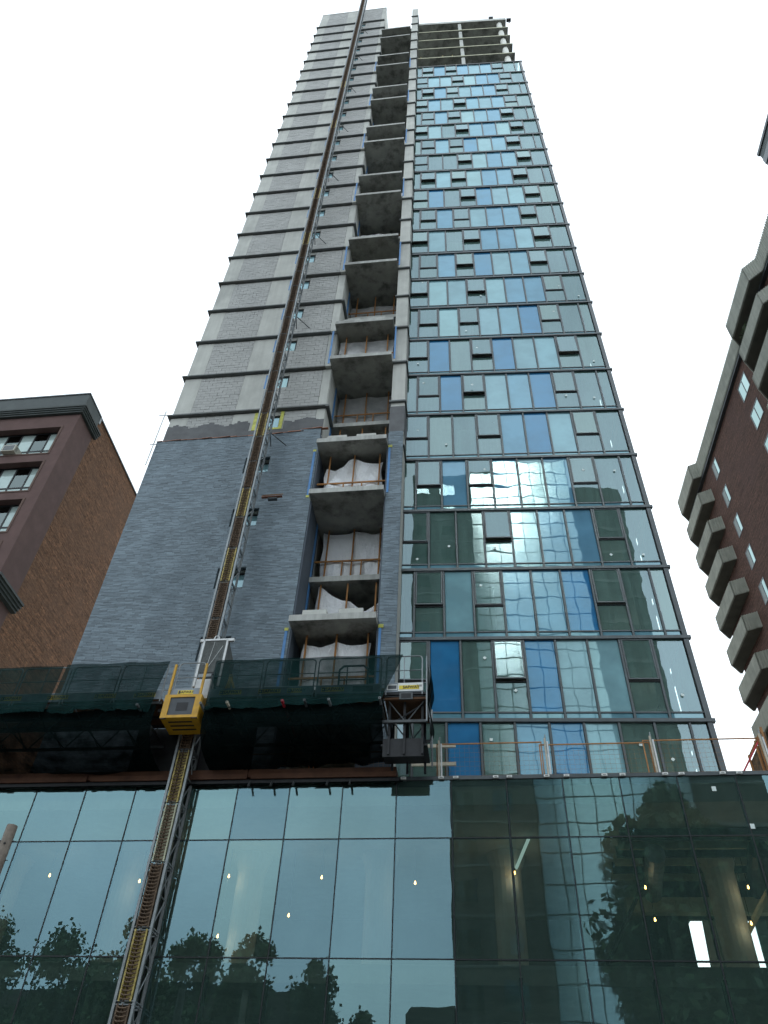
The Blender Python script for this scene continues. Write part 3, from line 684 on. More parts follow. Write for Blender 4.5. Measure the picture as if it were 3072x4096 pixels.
# signs
def sign(x, w=.62, h=.135, y=YO - .016, z=ZD + .115, board='label_yellow', full=True, logo=True):
    b = MB(); b.box(x - w / 2, x + w / 2, y - .004, y, z - h / 2, z + h / 2, board)
    s_ = pp('sign', b)
    lx = x - w / 2 + .07
    if logo:
        b = MB(); b.box(x - w / 2 + .012, x - w / 2 + .014 + h * .72, y - .0075, y - .0045, z - h * .42, z + h * .42, 'label_ink')
        b.quad([(x - w / 2 + .035, y - .009, z - h * .22), (x - w / 2 + .08, y - .009, z), (x - w / 2 + .035, y - .009, z + h * .22)], board); part('emblem', b, s_, WF)
    me = text_mesh('SAFWAY', h * .95, 'label_ink', .0022)
    part('lettering', me, s_, T(WF, x + .055, y - .008, z) @ RX)
for x in (-5.2, -3.7, -2.35, -1.55, -.05, 1.35, 2.75, 3.9): sign(x)
sign(6.35, .62); sign(7.45); sign(8.15, .4); sign(9.2)
b = MB(); b.box(9.75, 10.3, YO - .02, YO - .014, ZD + .03, ZD + .2, 'galv_dark'); pp('name_plate', b)
# end sign boards
b = MB(); b.box(10.68, 10.96, YO - .022, YO - .014, ZD + .04, ZD + .21, 'label_white'); b.box(10.71, 10.94, YO - .026, YO - .0221, ZD + .07, ZD + .18, 'dark_box'); b.box(10.98, 11.65, YO - .022, YO - .014, ZD + .0, ZD + .25, 'label_white')
es = pp('notice_board', b)
part('lettering', text_mesh('328', .09, 'label_ink'), es, T(WF, 11.55, YO - .024, ZD + .15) @ RX)
sign(11.28, .54, .12, YO - .024, ZD + .11, logo=False)
# ---- yellow drive unit (rides on the mast)
drive = thing('drive_unit', 'bright yellow boxed drive unit hanging under the gate in middle of platform', 'drive unit', T(WF, MS, YO, ZD - .6))
def dd(name, b, **k): return part(name, b, drive, WF, **k)
zt, zb = ZD + .03, ZD - .68; x0, x1 = 4.56, 5.60; y0, y1 = YO - .12, -1.32
b = MB()
b.box(x0, x0 + .17, y0, y1, zb, zt, 'yellow_paint'); b.box(x1 - .17, x1, y0, y1, zb, zt, 'yellow_paint'); b.box(x0 + .17, x1 - .17, y0, y1, zt - .08, zt, 'yellow_paint'); b.box(x0 + .17, x1 - .17, y0, y1, zb, zb + .08, 'yellow_paint')
dd('casing', b)
b = MB(); b.box(x0 + .17, x1 - .17, y0 + .025, y0 + .04, zb + .08, zt - .08, 'dark_box'); p_ = dd('front_panel', b)
b = MB(); b.box(x0 + .38, x1 - .34, y0 + .02, y0 + .0245, zb + .22, zt - .24, 'black_metal'); part('vent', b, p_, WF)
b = MB()
for y in (-2.02, -1.82, -1.62): b.box(x0 + .17, x1 - .2, y, y + .07, zb - .004, zb + .0, 'black_metal')
b.box(x0 - .0, x0 + .17, y0 - .004, y0 + .05, zb - .02, zb - .001, 'brown_worn'); b.box(x1 - .17, x1, y0 - .004, y0 + .05, zb - .02, zb - .001, 'brown_worn')
dd('underside_slots', b)
for x in (x0 + .04, x1 - .1): b = MB(); b.box(x, x + .06, y0, y0 + .06, zt, zt + 1.0, 'yellow_paint'); dd('gate_post', b)
b = MB(); b.box(x0 + .12, x1 - .12, YO - .05, YO - .03, zt + .002, zt + .24, 'toe_board'); gt = dd('gate_board', b)
b = MB(); a, c, zz_ = x0 + .14, x1 - .13, zt + 1.1
b.path([(a, YO, zt), (a, YO, zz_ - .1), (a + .03, YO, zz_ - .03), (a + .1, YO, zz_), (c - .1, YO, zz_), (c - .03, YO, zz_ - .03), (c, YO, zz_ - .1), (c, YO, zt)], .019, 'galv', 6); b.tube((a, YO, zt + .62), (c, YO, zt + .62), .013, 'galv')
dd('gate', b)
b = MB(); b.box(4.86, 5.3, YO - .056, YO - .051, zt + .05, zt + .17, 'label_yellow'); s_ = dd('sign', b)
part('lettering', text_mesh('SAFWAY', .105, 'label_ink', .002), s_, T(WF, 5.11, YO - .058, zt + .11) @ RX)
b = MB(); b.box(4.88, 4.93, YO - .058, YO - .0565, zt + .06, zt + .16, 'label_ink'); part('emblem', b, s_, WF)
# control box & yellow A-frame behind the rail
b = MB(); b.box(5.2, 5.62, -1.9, -1.6, ZD + .1, ZD + .72, 'white_paint'); b.box(5.22, 5.6, -1.9, -1.65, ZD + .8, ZD + .9, 'galv'); b.box(5.18, 5.64, -1.75, -1.5, ZD + .98, ZD + 1.05, 'black_metal')
solo('control_cabinet', b, WF, 'pale grey control cabinet beside the mast behind the platform gate', 'cabinet')
b = MB(); b.box(5.1, 5.16, -1.6, -1.5, ZD + .05, ZD + 1.0, 'orange_paint')
b.tube((5.95, -1.7, ZD), (6.12, -1.7, ZD + .85), .045, 'yellow_worn', 5); b.tube((6.5, -1.7, ZD), (6.12, -1.7, ZD + .85), .045, 'yellow_worn', 5); b.tube((6.12, -1.7, ZD + .5), (6.12, -1.7, ZD + .95), .06, 'yellow_worn', 5)
solo('a_frame_stand', b, WF, 'yellow A shaped stand behind the net right of the drive unit', 'stand')
# materials on deck: planks, ladder frame
b = MB(); b.box(8.4, 10.6, -1.6, -1.2, ZD + .35, ZD + .45, 'brown_worn'); b.box(8.5, 10.3, -1.5, -1.2, ZD + .46, ZD + .52, 'brown_worn'); solo('plank_stack', b, WF, 'dark stack of planks on the right half of the deck behind netting', 'planks')
b = MB(); zt2 = ZD + 1.0; b.path([(9.3, -1.9, ZD), (9.3, -1.9, zt2 - .12), (9.42, -1.9, zt2), (9.98, -1.9, zt2), (10.1, -1.9, zt2 - .12), (10.1, -1.9, ZD)], .03, 'galv_dark', 6); b.tube((9.3, -1.9, ZD + .55), (10.1, -1.9, ZD + .55), .02, 'galv_dark'); b.tube((9.52, -1.9, ZD), (9.52, -1.9, zt2), .02, 'galv_dark')
solo('hoop_frame', b, WF, 'grey hooped tube frame standing on deck behind netting at right', 'tube frame')
# ---- debris nets
def net(name, x0, x1, zhi, zlo, label, mat='net_green', y=YO - .06, seed=0, amp=.05, skewl=0, skewr=0, nu=70, nv=18):
    rr = random.Random(seed); ph = [rr.uniform(0, 6.28) for _ in range(8)]
    def fn(u, v):
        lo = zlo(u) if callable(zlo) else zlo; z = zhi - (zhi - lo) * v + .012 * math.sin(u * (x1 - x0) * 4.2) * (1 - v)
        x = x0 + (x1 - x0) * u + (skewl * (1 - u) + skewr * u) * v
        f = amp * v * (math.sin(u * 14 + ph[0] + 2 * v) + .6 * math.sin(u * 33 + ph[1] - 4 * v) + .4 * math.sin(u * 61 + ph[2]))
        return (x, y - .12 * v * v + f, z)
    m = MB(); m.grid(fn, nu, nv, mat); return solo(name, m, WF, label, 'netting', 'debris nets on the platform', smooth=True)
ZT = ZD + 1.15
net('debris_net', -7.6, 1.2, ZT, ZD - .45, 'dark green debris net on left end of platform rails, running out of view', seed=3)
net('debris_net', 1.32, 4.42, ZT, lambda u: ZD - .46 - .04 * math.sin(u * 9), 'green debris net panel just left of the yellow drive unit', y=YO - .1, seed=5, amp=.07, skewr=-.22)
net('debris_net', 5.76, 11.1, ZT, lambda u: ZD - .5 + .1 * u, 'green debris net right of the yellow drive unit, cut on diagonal at platform end', seed=8, skewr=-.55)
def under(name, x0, x1, label, seed):
    rr = random.Random(seed); p1, p2 = rr.uniform(0, 6), rr.uniform(0, 6)
    prof = [(-2.16, ZD - .3), (-2.2, ZD - .75), (-2.12, ZD - 1.1), (-1.8, ZD - 1.38), (-1.3, ZD - 1.5), (-.9, ZD - 1.52), (-.5, ZD - 1.5)]
    def fn(u, v):
        t = v * (len(prof) - 1); j = min(int(t), len(prof) - 2); t -= j
        y = prof[j][0] * (1 - t) + prof[j + 1][0] * t; z = prof[j][1] * (1 - t) + prof[j + 1][1] * t
        return (x0 + (x1 - x0) * u, y, z + .05 * math.sin(u * 20 + p1) + .03 * math.sin(u * 47 + p2 + v * 3) - .04 * math.sin(u * 9) + (.38 * u * v if x0 > 5 else 0))
    m = MB(); m.grid(fn, 60, 18, 'net_dark'); solo(name, m, WF, label, 'netting', 'debris nets on the platform', smooth=True)
under('debris_net', -7.6, 4.35, 'near black net sagging under left half of platform', 1)
under('debris_net', 5.75, 10.6, 'near black net sagging under right half of platform', 2)
def fn(u, v): return (XE + .06 + .05 * math.sin(9 * v), -2.1 + 1.4 * u, ZD + 1.0 - 2.3 * v * (1 - .3 * u) + .05 * math.sin(12 * u))
b = MB(); b.grid(fn, 12, 20, 'net_dark'); solo('debris_net', b, WF, 'narrow dark net hanging at the right end of platform', 'netting', 'debris nets on the platform', smooth=True)
# ================================================================== PODIUM
pod = thing('glass_podium', 'low glass fronted podium with large teal panes at foot of tower', 'building', PF)
def po(name, b, **k): return part(name, b, pod, PF, **k)
SP = 1.42; ZR = [0, 1.9, 4.4, 7.045, 9.75, 11.26]
m0, m1 = -12, 12
for r in range(5):
    for m in range(m0, m1):
        a, c = m * SP + .012, (m + 1) * SP - .012; z0, z1 = ZR[r] + .012, ZR[r + 1] - .012
        if r == 0: z0 = .15
        tl = R.uniform(-.0015, .0015)
        q = MB(); q.quad([(a, tl, z0), (c, -tl, z0), (c, -tl, z1), (a, tl, z1)], 'glass_podium'); po('glass_pane', q)
b = MB()
for m in range(m0, m1 + 1): b.box(m * SP - .014, m * SP + .014, -.012, .02, .13, 11.26, 'mullion_dark'); 
po('mullions', b)
b = MB()
for m in range(m0, m1 + 1):
    b.box(m * SP - .03, m * SP + .03, .025, .1, 7.1, 11.2, 'mullion_dark'); b.box(m * SP - .04, m * SP + .04, .025, .26, .15, 6.7, 'mullion_dark')
po('mullion_fins', b)
b = MB()
for z in ZR[1:5]: b.box(m0 * SP, m1 * SP, -.01, .06, z - .014, z + .014, 'mullion_dark')
po('transoms', b)
b = MB(); b.box(m0 * SP, m1 * SP, -.03, .4, 11.262, 11.36, 'mullion'); po('parapet_cap', b)
b = MB(); b.box(m0 * SP, 8.6, 9.101, 15, 0, 11.25, 'room_wall'); po('rear_block', b)
b = MB(); b.box(m0 * SP, 8.7, .35, 9, 10.75, 11.25, 'room_slab'); b.box(8.7, m1 * SP, .35, 5.4, 10.75, 11.25, 'room_slab'); b.box(m0 * SP, m1 * SP, .3, 9, 6.62, 7.02, 'room_slab'); b.box(m0 * SP, m1 * SP, .25, 9, -.2, .14, 'room_slab'); po('floor_slab', b)
b = MB(); b.box(m0 * SP, 8.6, 8.9, 9.1, .14, 10.75, 'podium_wall'); b.box(8.6, 8.7, 5.2, 9.1, .14, 10.75, 'room_dark'); b.box(8.7, 9.2, 5.2, 5.35, .14, 10.75, 'room_dark'); b.box(9.9, 10.6, 5.2, 5.35, 7.0, 9.58, 'podium_wall'); b.box(9.2, m1 * SP, 5.2, 5.35, 9.58, 10.75, 'room_dark'); b.box(9.2, m1 * SP, 5.2, 5.35, .14, 7.3, 'podium_wall')
b.hexa([(9.5, 5.25, 7.3), (9.9, 5.25, 7.3), (9.9, 5.3, 7.3), (9.5, 5.3, 7.3)], [(9.6, 5.25, 9.57), (9.9, 5.25, 9.57), (9.9, 5.3, 9.57), (9.6, 5.3, 9.57)], 'column_paint'); b.box(11.0, 11.6, 5.25, 5.3, 7.3, 9.58, 'panel_pale'); b.box(12.3, 13.3, 5.25, 5.3, 7.3, 9.58, 'panel_teal')
for x in (11.3, 12.2, 13.4): b.box(x, x + .08, 5.2, 5.3, 7.3, 9.58, 'mullion')
b.box(m0 * SP - .1, m0 * SP, 0, 9, 0, 11.2, 'podium_wall'); po('back_wall', b)
for x in (-14.5, -10.7, -6.95, -3.2, .58, 4.2, 9.95, 13.7):
    b = MB(); rr_ = .4; y = 3.65
    b.tube((x, y, 7.02), (x, y, 10.3), rr_, 'column_paint', 20); b.tube((x, y, 10.3), (x, y, 10.749), rr_, 'column_paint', 20, .56); b.tube((x, y, .14), (x, y, 6.62), rr_, 'column_paint', 20); po('column', b, smooth=False)
# ceiling services: joists, duct, cross brace on the right
b = MB()
for i in range(6): b.box(7.2, m1 * SP, 1.9 + i * .55, 1.98 + i * .55, 10.45, 10.749, 'beige' if i % 2 else 'mullion_dark')
po('ceiling_joists', b)
b = MB(); b.tube((8.0, 1.9, 10.1), (8.3, 5, 10.1), .26, 'galv', 12); b.tube((10.6, 1.9, 10.2), (11.2, 5, 10.2), .26, 'black_metal', 12); b.box(7.5, m1 * SP, 4.7, 5.0, 9.6, 10.0, 'beige'); po('duct', b)
b = MB(); b.tube((10.0, 3.6, 8.4), (11.6, 3.2, 10.4), .09, 'beige', 5); b.tube((6.6, 4.2, 8.0), (8.2, 3.6, 10.5), .06, 'black_metal', 5); po('brace', b)
b = MB(); b.box(-2.13, -1.98, .8, .95, .14, 6.6, 'white_paint'); po('white_post', b)
b = MB()
for (x, z, r_) in ((3.25, 5.6, 0), (9.55, 5.6, 0), (9.3, 10.85, .1), (11.25, 10.3, 0), (9.95, 9.9, 0)): b.quad([(x, -.02, z), (x + .1, -.02, z), (x + .1, -.02, z + .12), (x, -.02, z + .12)], 'sticker')
po('stickers', b)
for (p, q) in (((4.4, 3, 5.05), (5.7, 1.8, 5.1)), ((7.0, 1.8, 5.15), (8.2, 1.2, 4.7)), ((4.3, 4, 10.2), (4.8, 2, 10.55))):
    b = MB(); b.tube(p, q, .045, 'tube_glow', 6); solo('tube_light', b, PF, {4.4: 'fluorescent tube light low inside podium, left of the two', 7.0: 'fluorescent tube light low inside podium near right edge', 4.3: 'fluorescent tube light high inside podium behind reflected grid'}[p[0]], 'tube light', 'tube lights in the podium')
b = MB()
for x in (4.1, 6.6, 9.2): b.box(x, x + .08, 2.2, 2.28, .14, 5.2, 'black_metal')
b.box(4.1, 6.7, 2.2, 2.28, 5.2, 5.3, 'black_metal'); b.box(6.6, 9.3, 2.2, 2.28, 5.0, 5.1, 'black_metal'); po('door_frame', b)
# white clips on the roof edge
for x in [1.6, 2.59, 2.97, 4.0, 4.35, 5.3, 5.8, 6.75, 7.2, 8.25, 8.65, 9.65, 10.05, 10.9]:
    b = MB(); b.box(x - .07, x + .07, -.09, -.031, 11.27, 11.33, 'label_white'); b.box(x - .04, x + .04, -.092, -.0905, 11.29, 11.305, 'label_ink'); po('edge_clip', b)
# string lights
BUL = [(-9.06, 10.01), (-6.28, 9.84), (-3.66, 9.97), (-1.79, 8.93), (-3.68, 8.4), (-.97, 9.93), (1.66, 9.77), (4.39, 10.03), (7.8, 9.64), (7.89, 8.84), (10.42, 9.64), (10.25, 8.76)]
BL_ = ['leftmost bare bulb behind podium glass', 'faint bare bulb left of the mast behind podium glass', 'bare bulb right of the mast, higher of two', 'lone low bare bulb in third pane right of the mast', 'bare bulb right of the mast, lower of two, among reflected trees', 'bare bulb behind pane left of the pale column', 'bare bulb behind the last sky reflecting pane', 'dim bare bulb behind dark reflection at podium middle', 'bare bulb in dark reflected tree, higher of two', 'bare bulb in dark reflected tree, lower of two', 'bare bulb right of the round column, higher of two', 'bare bulb right of the round column, lower of two']
for (x, z), lb in zip(BUL, BL_):
    wm = T(PF, x, 3, z); t = thing('light_bulb', lb, 'light bulb', wm, 'bare bulbs strung inside the podium')
    b = MB(); rings = [(-.03, .01), (-.018, .022), (.0, .028), (.025, .02), (.06, .014)]
    pl = D.lights.new('bulb_light', 'POINT'); pl.energy = 0.5; pl.color = (1, .9, .72); pl.shadow_soft_size = .04; plo = D.objects.new('bulb_light', pl); COL.objects.link(plo); plo.parent = t; plo.location = (0, 0, -.1)
    for (za, ra), (zb_, rb) in zip(rings[:-1], rings[1:]): b.tube((0, 0, za), (0, 0, zb_), ra, 'bulb_glow', 10, rb)
    part('bulb', b, t); b = MB(); b.tube((0, 0, .06), (0, 0, .13), .028, 'black_metal', 8); b.tube((0, 0, .13), (0, 0, 10.74 - z), .008, 'wire', 4); part('socket', b, t)
# timber kerb along the roof edge, left part
kerb = thing('timber_kerb', 'long dark brown timber kerb lying on podium edge under the platform', 'timber', T(PF, -7, -.1, 11.26))
for (a, c) in ((-16.4, -11.2), (-11.18, -7.1), (-7.08, -2.6), (-2.58, 1.42)):
    b = MB(); b.box(a, c, -.16, .25, 11.362, 11.58, 'timber'); part('plank', b, kerb, PF)
    b = MB(); b.box(a + .1, c, -.2, -.161, 11.30, 11.44, 'timber'); part('fascia_board', b, kerb, PF)
b = MB(); b.box(-16.4, 1.5, -.14, -.04, 11.2, 11.299, 'black_metal')
for x in (-2.5, -1.9, -1.3, -.4, .2): b.tube((x, -.1, 11.26), (x + .02, -.3, 11.05), .03, 'galv_dark', 5)
part('bracket', b, kerb, PF)
b = MB(); x = -16
while x < 1.4: w = R.uniform(.1, .4); b.box(x, x + w, -.13, -.12, 11.2 - R.uniform(.01, .06), 11.21, 'net_dark'); x += w
solo('net_fringe', b, PF, 'ragged dark net fringe hanging below the timber kerb', 'netting')
# guard fence on podium roof
FX = [2.56, 5.39, 8.13, 10.9]
for j, x in enumerate(FX):
    b = MB(); lab = ['pale timber fence post beside the platform end', 'white fence post, second from the platform', 'white fence post in front of tower glass corner', 'grey fence post at far right of podium roof'][j]
    b.box(x - .05, x - .005, .06, .11, 11.362, 12.44, 'pale_wood'); b.box(x + .015, x + .055, .06, .11, 11.362, 12.34, 'white_paint'); b.box(x - .02, x + .01, .07, .1, 12.0, 12.55, 'galv')
    solo('fence_post', b, PF, lab, 'fence post', 'posts of the roof edge fence')
def panel(a, c, lab, zt=12.36):
    t = thing('mesh_fence', lab, 'fence panel', T(PF, a, .12, 11.362), 'orange fence panels on the podium roof')
    b = MB()
    for q in ((a, a + .03, 11.38, zt), (c - .03, c, 11.38, zt), (a + .03, c - .03, zt - .03, zt), (a + .03, c - .03, 11.37, 11.40)): b.box(q[0], q[1], .13, .16, q[2], q[3], 'orange_paint')
    part('frame', b, t, PF); b = MB(); z = 11.45
    while z < zt - .05: b.box(a + .03, c - .03, .143, .146, z, z + .003, 'orange_wood'); z += .13
    x = a + .1
    while x < c - .05: b.box(x, x + .003, .143, .146, 11.41, zt - .03, 'orange_wood'); x += .13
    part('wire_mesh', b, t, PF)
panel(2.46, 5.28, 'orange mesh fence panel nearest the platform', 12.38); panel(5.2, 8.08, 'orange mesh fence panel between the two white posts', 12.3); panel(7.9, 10.85, 'orange mesh fence panel crossing the tower corner and the sky', 12.36)
panel(-.9, 1.3, 'rusty mesh fence panel behind the timber kerb', 12.2); panel(-3.2, -1.0, 'rusty mesh fence panel in shade under the platform', 12.2)
t = thing('corner_fence', 'tall orange framed panel turned inward at right end of podium roof', 'fence panel', T(PF, 11.0, .2, 11.362))
b = MB(); 
for y in (.2, .9, 1.7): b.box(11.0, 11.05, y, y + .05, 11.37, 12.7, 'orange_paint')
b.box(11.0, 11.05, .25, 1.7, 12.6, 12.66, 'orange_paint'); b.tube((10.2, .3, 11.38), (11.0, .35, 12.5), .025, 'red_paint', 5); part('frame', b, t, PF)
b = MB(); b.box(11.06, 11.09, .2, 1.8, 11.37, 12.55, 'brown_worn'); part('board', b, t, PF)
for j, z in enumerate((12.75, 12.2)):
    b = MB(); b.box(1.7, 2.95, 1.0, 1.05, z, z + .1, 'pale_wood'); solo('lumber_rail', b, PF, ['upper', 'lower'][j] + ' pale lumber rail behind the platform end', 'rail', 'lumber rails beside the platform')
b = MB(); b.box(.15, 1.15, .7, .85, 11.37, 12.3, 'slate_side'); solo('insulation_stack', b, PF, 'grey upright board stack under the platform near the pier', 'boards')
# ================================================================== LEFT BUILDING (set back 6 m)
LF = T(WF, -9.4, 6, 0)       # local x=0 right corner, y=0 front face
lb = thing('brick_apartment_building', 'dark maroon and brown brick building with strip windows left of the tower', 'building', LF)
def lp(name, b, **k): return part(name, b, lb, LF, **k)
rows_ = [(34.5, 36.85), (31.4, 33.8), (28.35, 30.75), (25.3, 27.65), (21.4, 23.6), (18.3, 20.5)]
b = MB(); b.box(-30, -.62, .02, 20, 0, 15, 'maroon_stucco')
# front skin with openings: pier at right, bands between windows
b.box(-.8, 0, 0, 1.75, 0, 38.0, 'maroon_stucco')
zc = 38.0
for (z0, z1) in rows_: b.box(-30, -.8, 0, .4, z1, zc, 'maroon_stucco'); zc = z0
b.box(-30, -.8, 0, .4, 0, zc, 'maroon_stucco'); lp('front_wall', b)
b = MB(); b.box(-30, -.8, .9, 20, 0, 38, 'room_dark'); lp('inner_core', b)
b = MB(); b.box(-.8, -.06, 1.75, 24, 0, 38.4, 'brown_brick'); lp('side_wall', b)
b = MB(); b.box(-.058, -.03, 1.75, 1.83, 0, 38.3, 'maroon_frame'); lp('corner_trim', b)
b = MB(); b.box(-30, -.04, -.02, 1.8, 38.4, 39.9, 'grey_stucco'); b.box(-30, -.1, 1.8, 24, 38.4, 39.9, 'brown_brick'); b.box(-30, .0, -.07, 1.8, 39.9, 40.0, 'galv_dark'); b.box(-.4, -.02, 1.8, 24, 39.9, 40.0, 'mullion'); b.box(-.09, -.03, 1.8, 1.95, 39.4, 39.9, 'galv'); lp('parapet', b)
def cornice(z0, z1, pr):
    b = MB(); n = 4
    for j in range(n):
        a = z0 + (z1 - z0) * j / n; c = z0 + (z1 - z0) * (j + 1) / n; o = pr * (.35 + .65 * (j + 1) / n)
        b.box(-30, o, -o, 0, a, c - .002, 'cornice_metal'); b.box(.001, o, .001, 2.0, a, c - .002, 'cornice_metal')
    lp('cornice', b)
cornice(37.95, 38.45, .34); cornice(24.6, 25.15, .5)
for r, (z0, z1) in enumerate(rows_):
    x = -.82; t_ = .1
    fr = MB(); fr.box(-30, x, -.03, .0, z0 - .1, z0, 'maroon_frame'); fr.box(x, x + .12, -.03, .0, z0 - .1, z1 + .05, 'maroon_frame'); lp('window_surround', fr)
    for j in range(14):
        a, c = x - .86, x; zm = z0 + .72; y = .45
        f = MB()
        for q in ((a, c, z0, z0 + .06), (a, c, zm, zm + .09), (a, c, z1 - .06, z1), (a, a + .05, z0 + .06, zm), (c - .03, c, z0 + .06, zm), (a, a + .05, zm + .09, z1 - .06), (c - .03, c, zm + .09, z1 - .06)): f.box(q[0], q[1], y, y + .05, q[2], q[3], 'black_metal')
        wn = lp('window', f)
        for i2, (za, zb2) in enumerate(((z0 + .06, zm), (zm + .09, z1 - .06))):
            mm = 'glass_sky_pale' if (i2 == 0 or (j % 2 == 0)) else 'glass_old'
            part('pane', pane(a + .05, c - .03, za, zb2, mm, y + .03), wn, LF)
        x -= .86
def ac(x, z, lab):
    t = thing('air_conditioner', lab, 'air conditioner', T(LF, x, 0, z), 'window air conditioners')
    b = MB(); b.box(-.38, .38, -.28, .5, 0, .5, 'ac_case'); part('casing', b, t)
    b = MB(); b.box(-.32, .32, -.288, -.281, .05, .45, 'dark_box')
    for i in range(6): b.box(-.32, .32, -.292, -.2881, .08 + i * .06, .1 + i * .06, 'galv')
    part('grille', b, t); b = MB()
    for i in range(4): b.box(.381, .385, -.2, -.02, .1 + i * .09, .13 + i * .09, 'black_metal')
    part('side_louvre', b, t)
ac(-3.15, 34.57, 'beige window air conditioner in top window strip'); ac(-4.6, 31.47, 'window air conditioner cut off by left edge, second window strip')
# ================================================================== RIGHT BUILDING
RBF = frame(23.3, 28.2, .1, 1.0)     # local x runs away along the wall, local y points towards the street side (-x world)
rb = thing('balcony_apartment_building', 'dark brick apartment block with stacked ribbed concrete balconies at right edge', 'building', RBF)
def rp(name, b, **k): return part(name, b, rb, RBF, **k)
HB = 48.7; FHB = 2.9
b = MB(); b.box(-14, 15.6, -16, -.0, 0, HB - 1.6, 'red_brick')
_m2, = (b,)
part_me = rp('wall', b)
# brick runs along local x here
brickmat('red_brick_x', (.135, .07, .062), (.085, .05, .045), (.09, .065, .058), .21, .075, 'x', stain=(.095, .056, .05))
part_me.data.materials[0] = MATS['red_brick_x']
b = MB(); b.box(-14, 15.4, .02, .3, HB - 1.55, HB, 'ribbed_concrete'); x = -14
while x < 15.3: b.tube((x, .31, HB - 1.5), (x, .31, HB), .045, 'ribbed_concrete', 6); x += .16
b.box(-14, 15.4, .0, .24, HB - 1.72, HB - 1.56, 'mullion'); rp('roof_parapet', b)
def balcony(poly, ztop, h, i):
    """poly: outer plan line from wall to wall (local), parapet of ribbed precast"""
    b = MB(); n = len(poly); th = .16
    for (p, q) in zip(poly[:-1], poly[1:]):
        d = Vector((q[0] - p[0], q[1] - p[1])).normalized(); nn = Vector((-d.y, d.x)); 
        if nn.y < 0 and abs(d.x) > .5: nn = -nn
        b.hexa([(p[0], p[1], ztop - h), (q[0], q[1], ztop - h), (q[0] - nn.x * th, q[1] - nn.y * th, ztop - h), (p[0] - nn.x * th, p[1] - nn.y * th, ztop - h)], [(p[0], p[1], ztop), (q[0], q[1], ztop), (q[0] - nn.x * th, q[1] - nn.y * th, ztop), (p[0] - nn.x * th, p[1] - nn.y * th, ztop)], 'ribbed_concrete')
        L = math.dist(p, q); m = int(L / .15)
        for j in range(m + 1):
            t = j / m; xx, yy = p[0] + (q[0] - p[0]) * t, p[1] + (q[1] - p[1]) * t
            b.tube((xx, yy, ztop - h + .02), (xx, yy, ztop), .045, 'ribbed_concrete', 5)
    bal = rp('balcony', b)
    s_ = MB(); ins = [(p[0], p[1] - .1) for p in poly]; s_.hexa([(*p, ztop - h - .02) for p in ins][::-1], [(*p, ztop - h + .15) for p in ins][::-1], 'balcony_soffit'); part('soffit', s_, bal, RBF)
far = [(11.0, 0), (11.45, .85), (15.35, .85), (16.3, 0)]; near = [(-6.2, 0), (-5.2, .95), (-1.1, .95), (-.1, 0)]
balcony(far, HB, 1.55, 0); balcony(near, HB, 1.55, 0)
for i in range(1, 15): balcony(far, HB - .25 - FHB * i, 1.2, i); balcony(near, HB - .25 - FHB * i, 1.2, i)
for i in range(11):
    for (xc, w) in ((9.1, 1.0), (1.6, 1.5)):
        zc = 45.7 - FHB * i; 
        if xc < 5: zc += -.3
        f = MB(); a, c, z0, z1 = xc - w / 2, xc + w / 2, zc - .75, zc + .75
        for q in ((a, c, z0, z0 + .06), (a, c, z1 - .06, z1), (a, a + .06, z0 + .06, z1 - .06), (c - .06, c, z0 + .06, z1 - .06), (xc - .03, xc + .03, z0 + .06, z1 - .06)): f.box(q[0], q[1], -.04, .03, q[2], q[3], 'mullion')
        wn = rp('window', f)
        part('pane', pane(a + .06, xc - .03, z0 + .06, z1 - .06, 'glass_dull', .01), wn, RBF); part('pane', pane(xc + .03, c - .06, z0 + .06, z1 - .06, 'curtain' if xc > 5 else 'glass_dull', .01), wn, RBF)
b = MB(); 
for j in range(40):
    a = Vector((R.uniform(-.5, .5), R.uniform(-.2, .2), R.uniform(0, .6))); d = Vector((R.uniform(-.2, .2), R.uniform(-.1, .2), R.uniform(.05, .25))); e = Vector((.05, .02, 0)); b.quad([a, a + e, a + d + e, a + d], 'leaf')
solo('balcony_plant', b, T(RBF, -2.2, .6, HB - 2.9), 'small green plant on the upper right balcony', 'plant')
# distant tower at top right
FT = frame(31.3, 24.9, .1, 1.0)
t = thing('distant_tower', 'corner of a dark grey tower top at right edge of picture', 'building', FT)
b = MB(); b.box(-20, 0, -15, 0, 0, 74, 'grey_stucco'); part('wall', b, t); b = MB()
for j in range(24): b.box(-20, 0, .0, .08, 26 + j * 2.0, 26.9 + j * 2.0, 'mullion')
part('window_band', b, t); b = MB(); b.box(-20, .1, -15, .12, 74.0, 74.4, 'galv_dark'); part('parapet', b, t)
# ================================================================== utility pole at left
bp = math.radians(-24.15); Dp = 16.5
b = MB(); b.tube((0, 0, 0), (0, 0, 1.6 + .372 * Dp), .15, 'pole_wood', 14, .1)
pl_ = thing('utility_pole', 'weathered wooden utility pole top at left edge in front of podium', 'utility pole', Matrix.Translation((Dp * math.sin(bp), Dp * math.cos(bp), 0)))
part('shaft', b, pl_, smooth=True); b = MB()
for z in (7.45, 7.1, 6.7): b.tube((-.15, 0, z), (.15, 0, z), .012, 'galv_dark', 5); b.tube((.02, -.11, z - .08), (.02, -.09, z - .08), .02, 'black_metal', 6)
part('bolt', b, pl_)
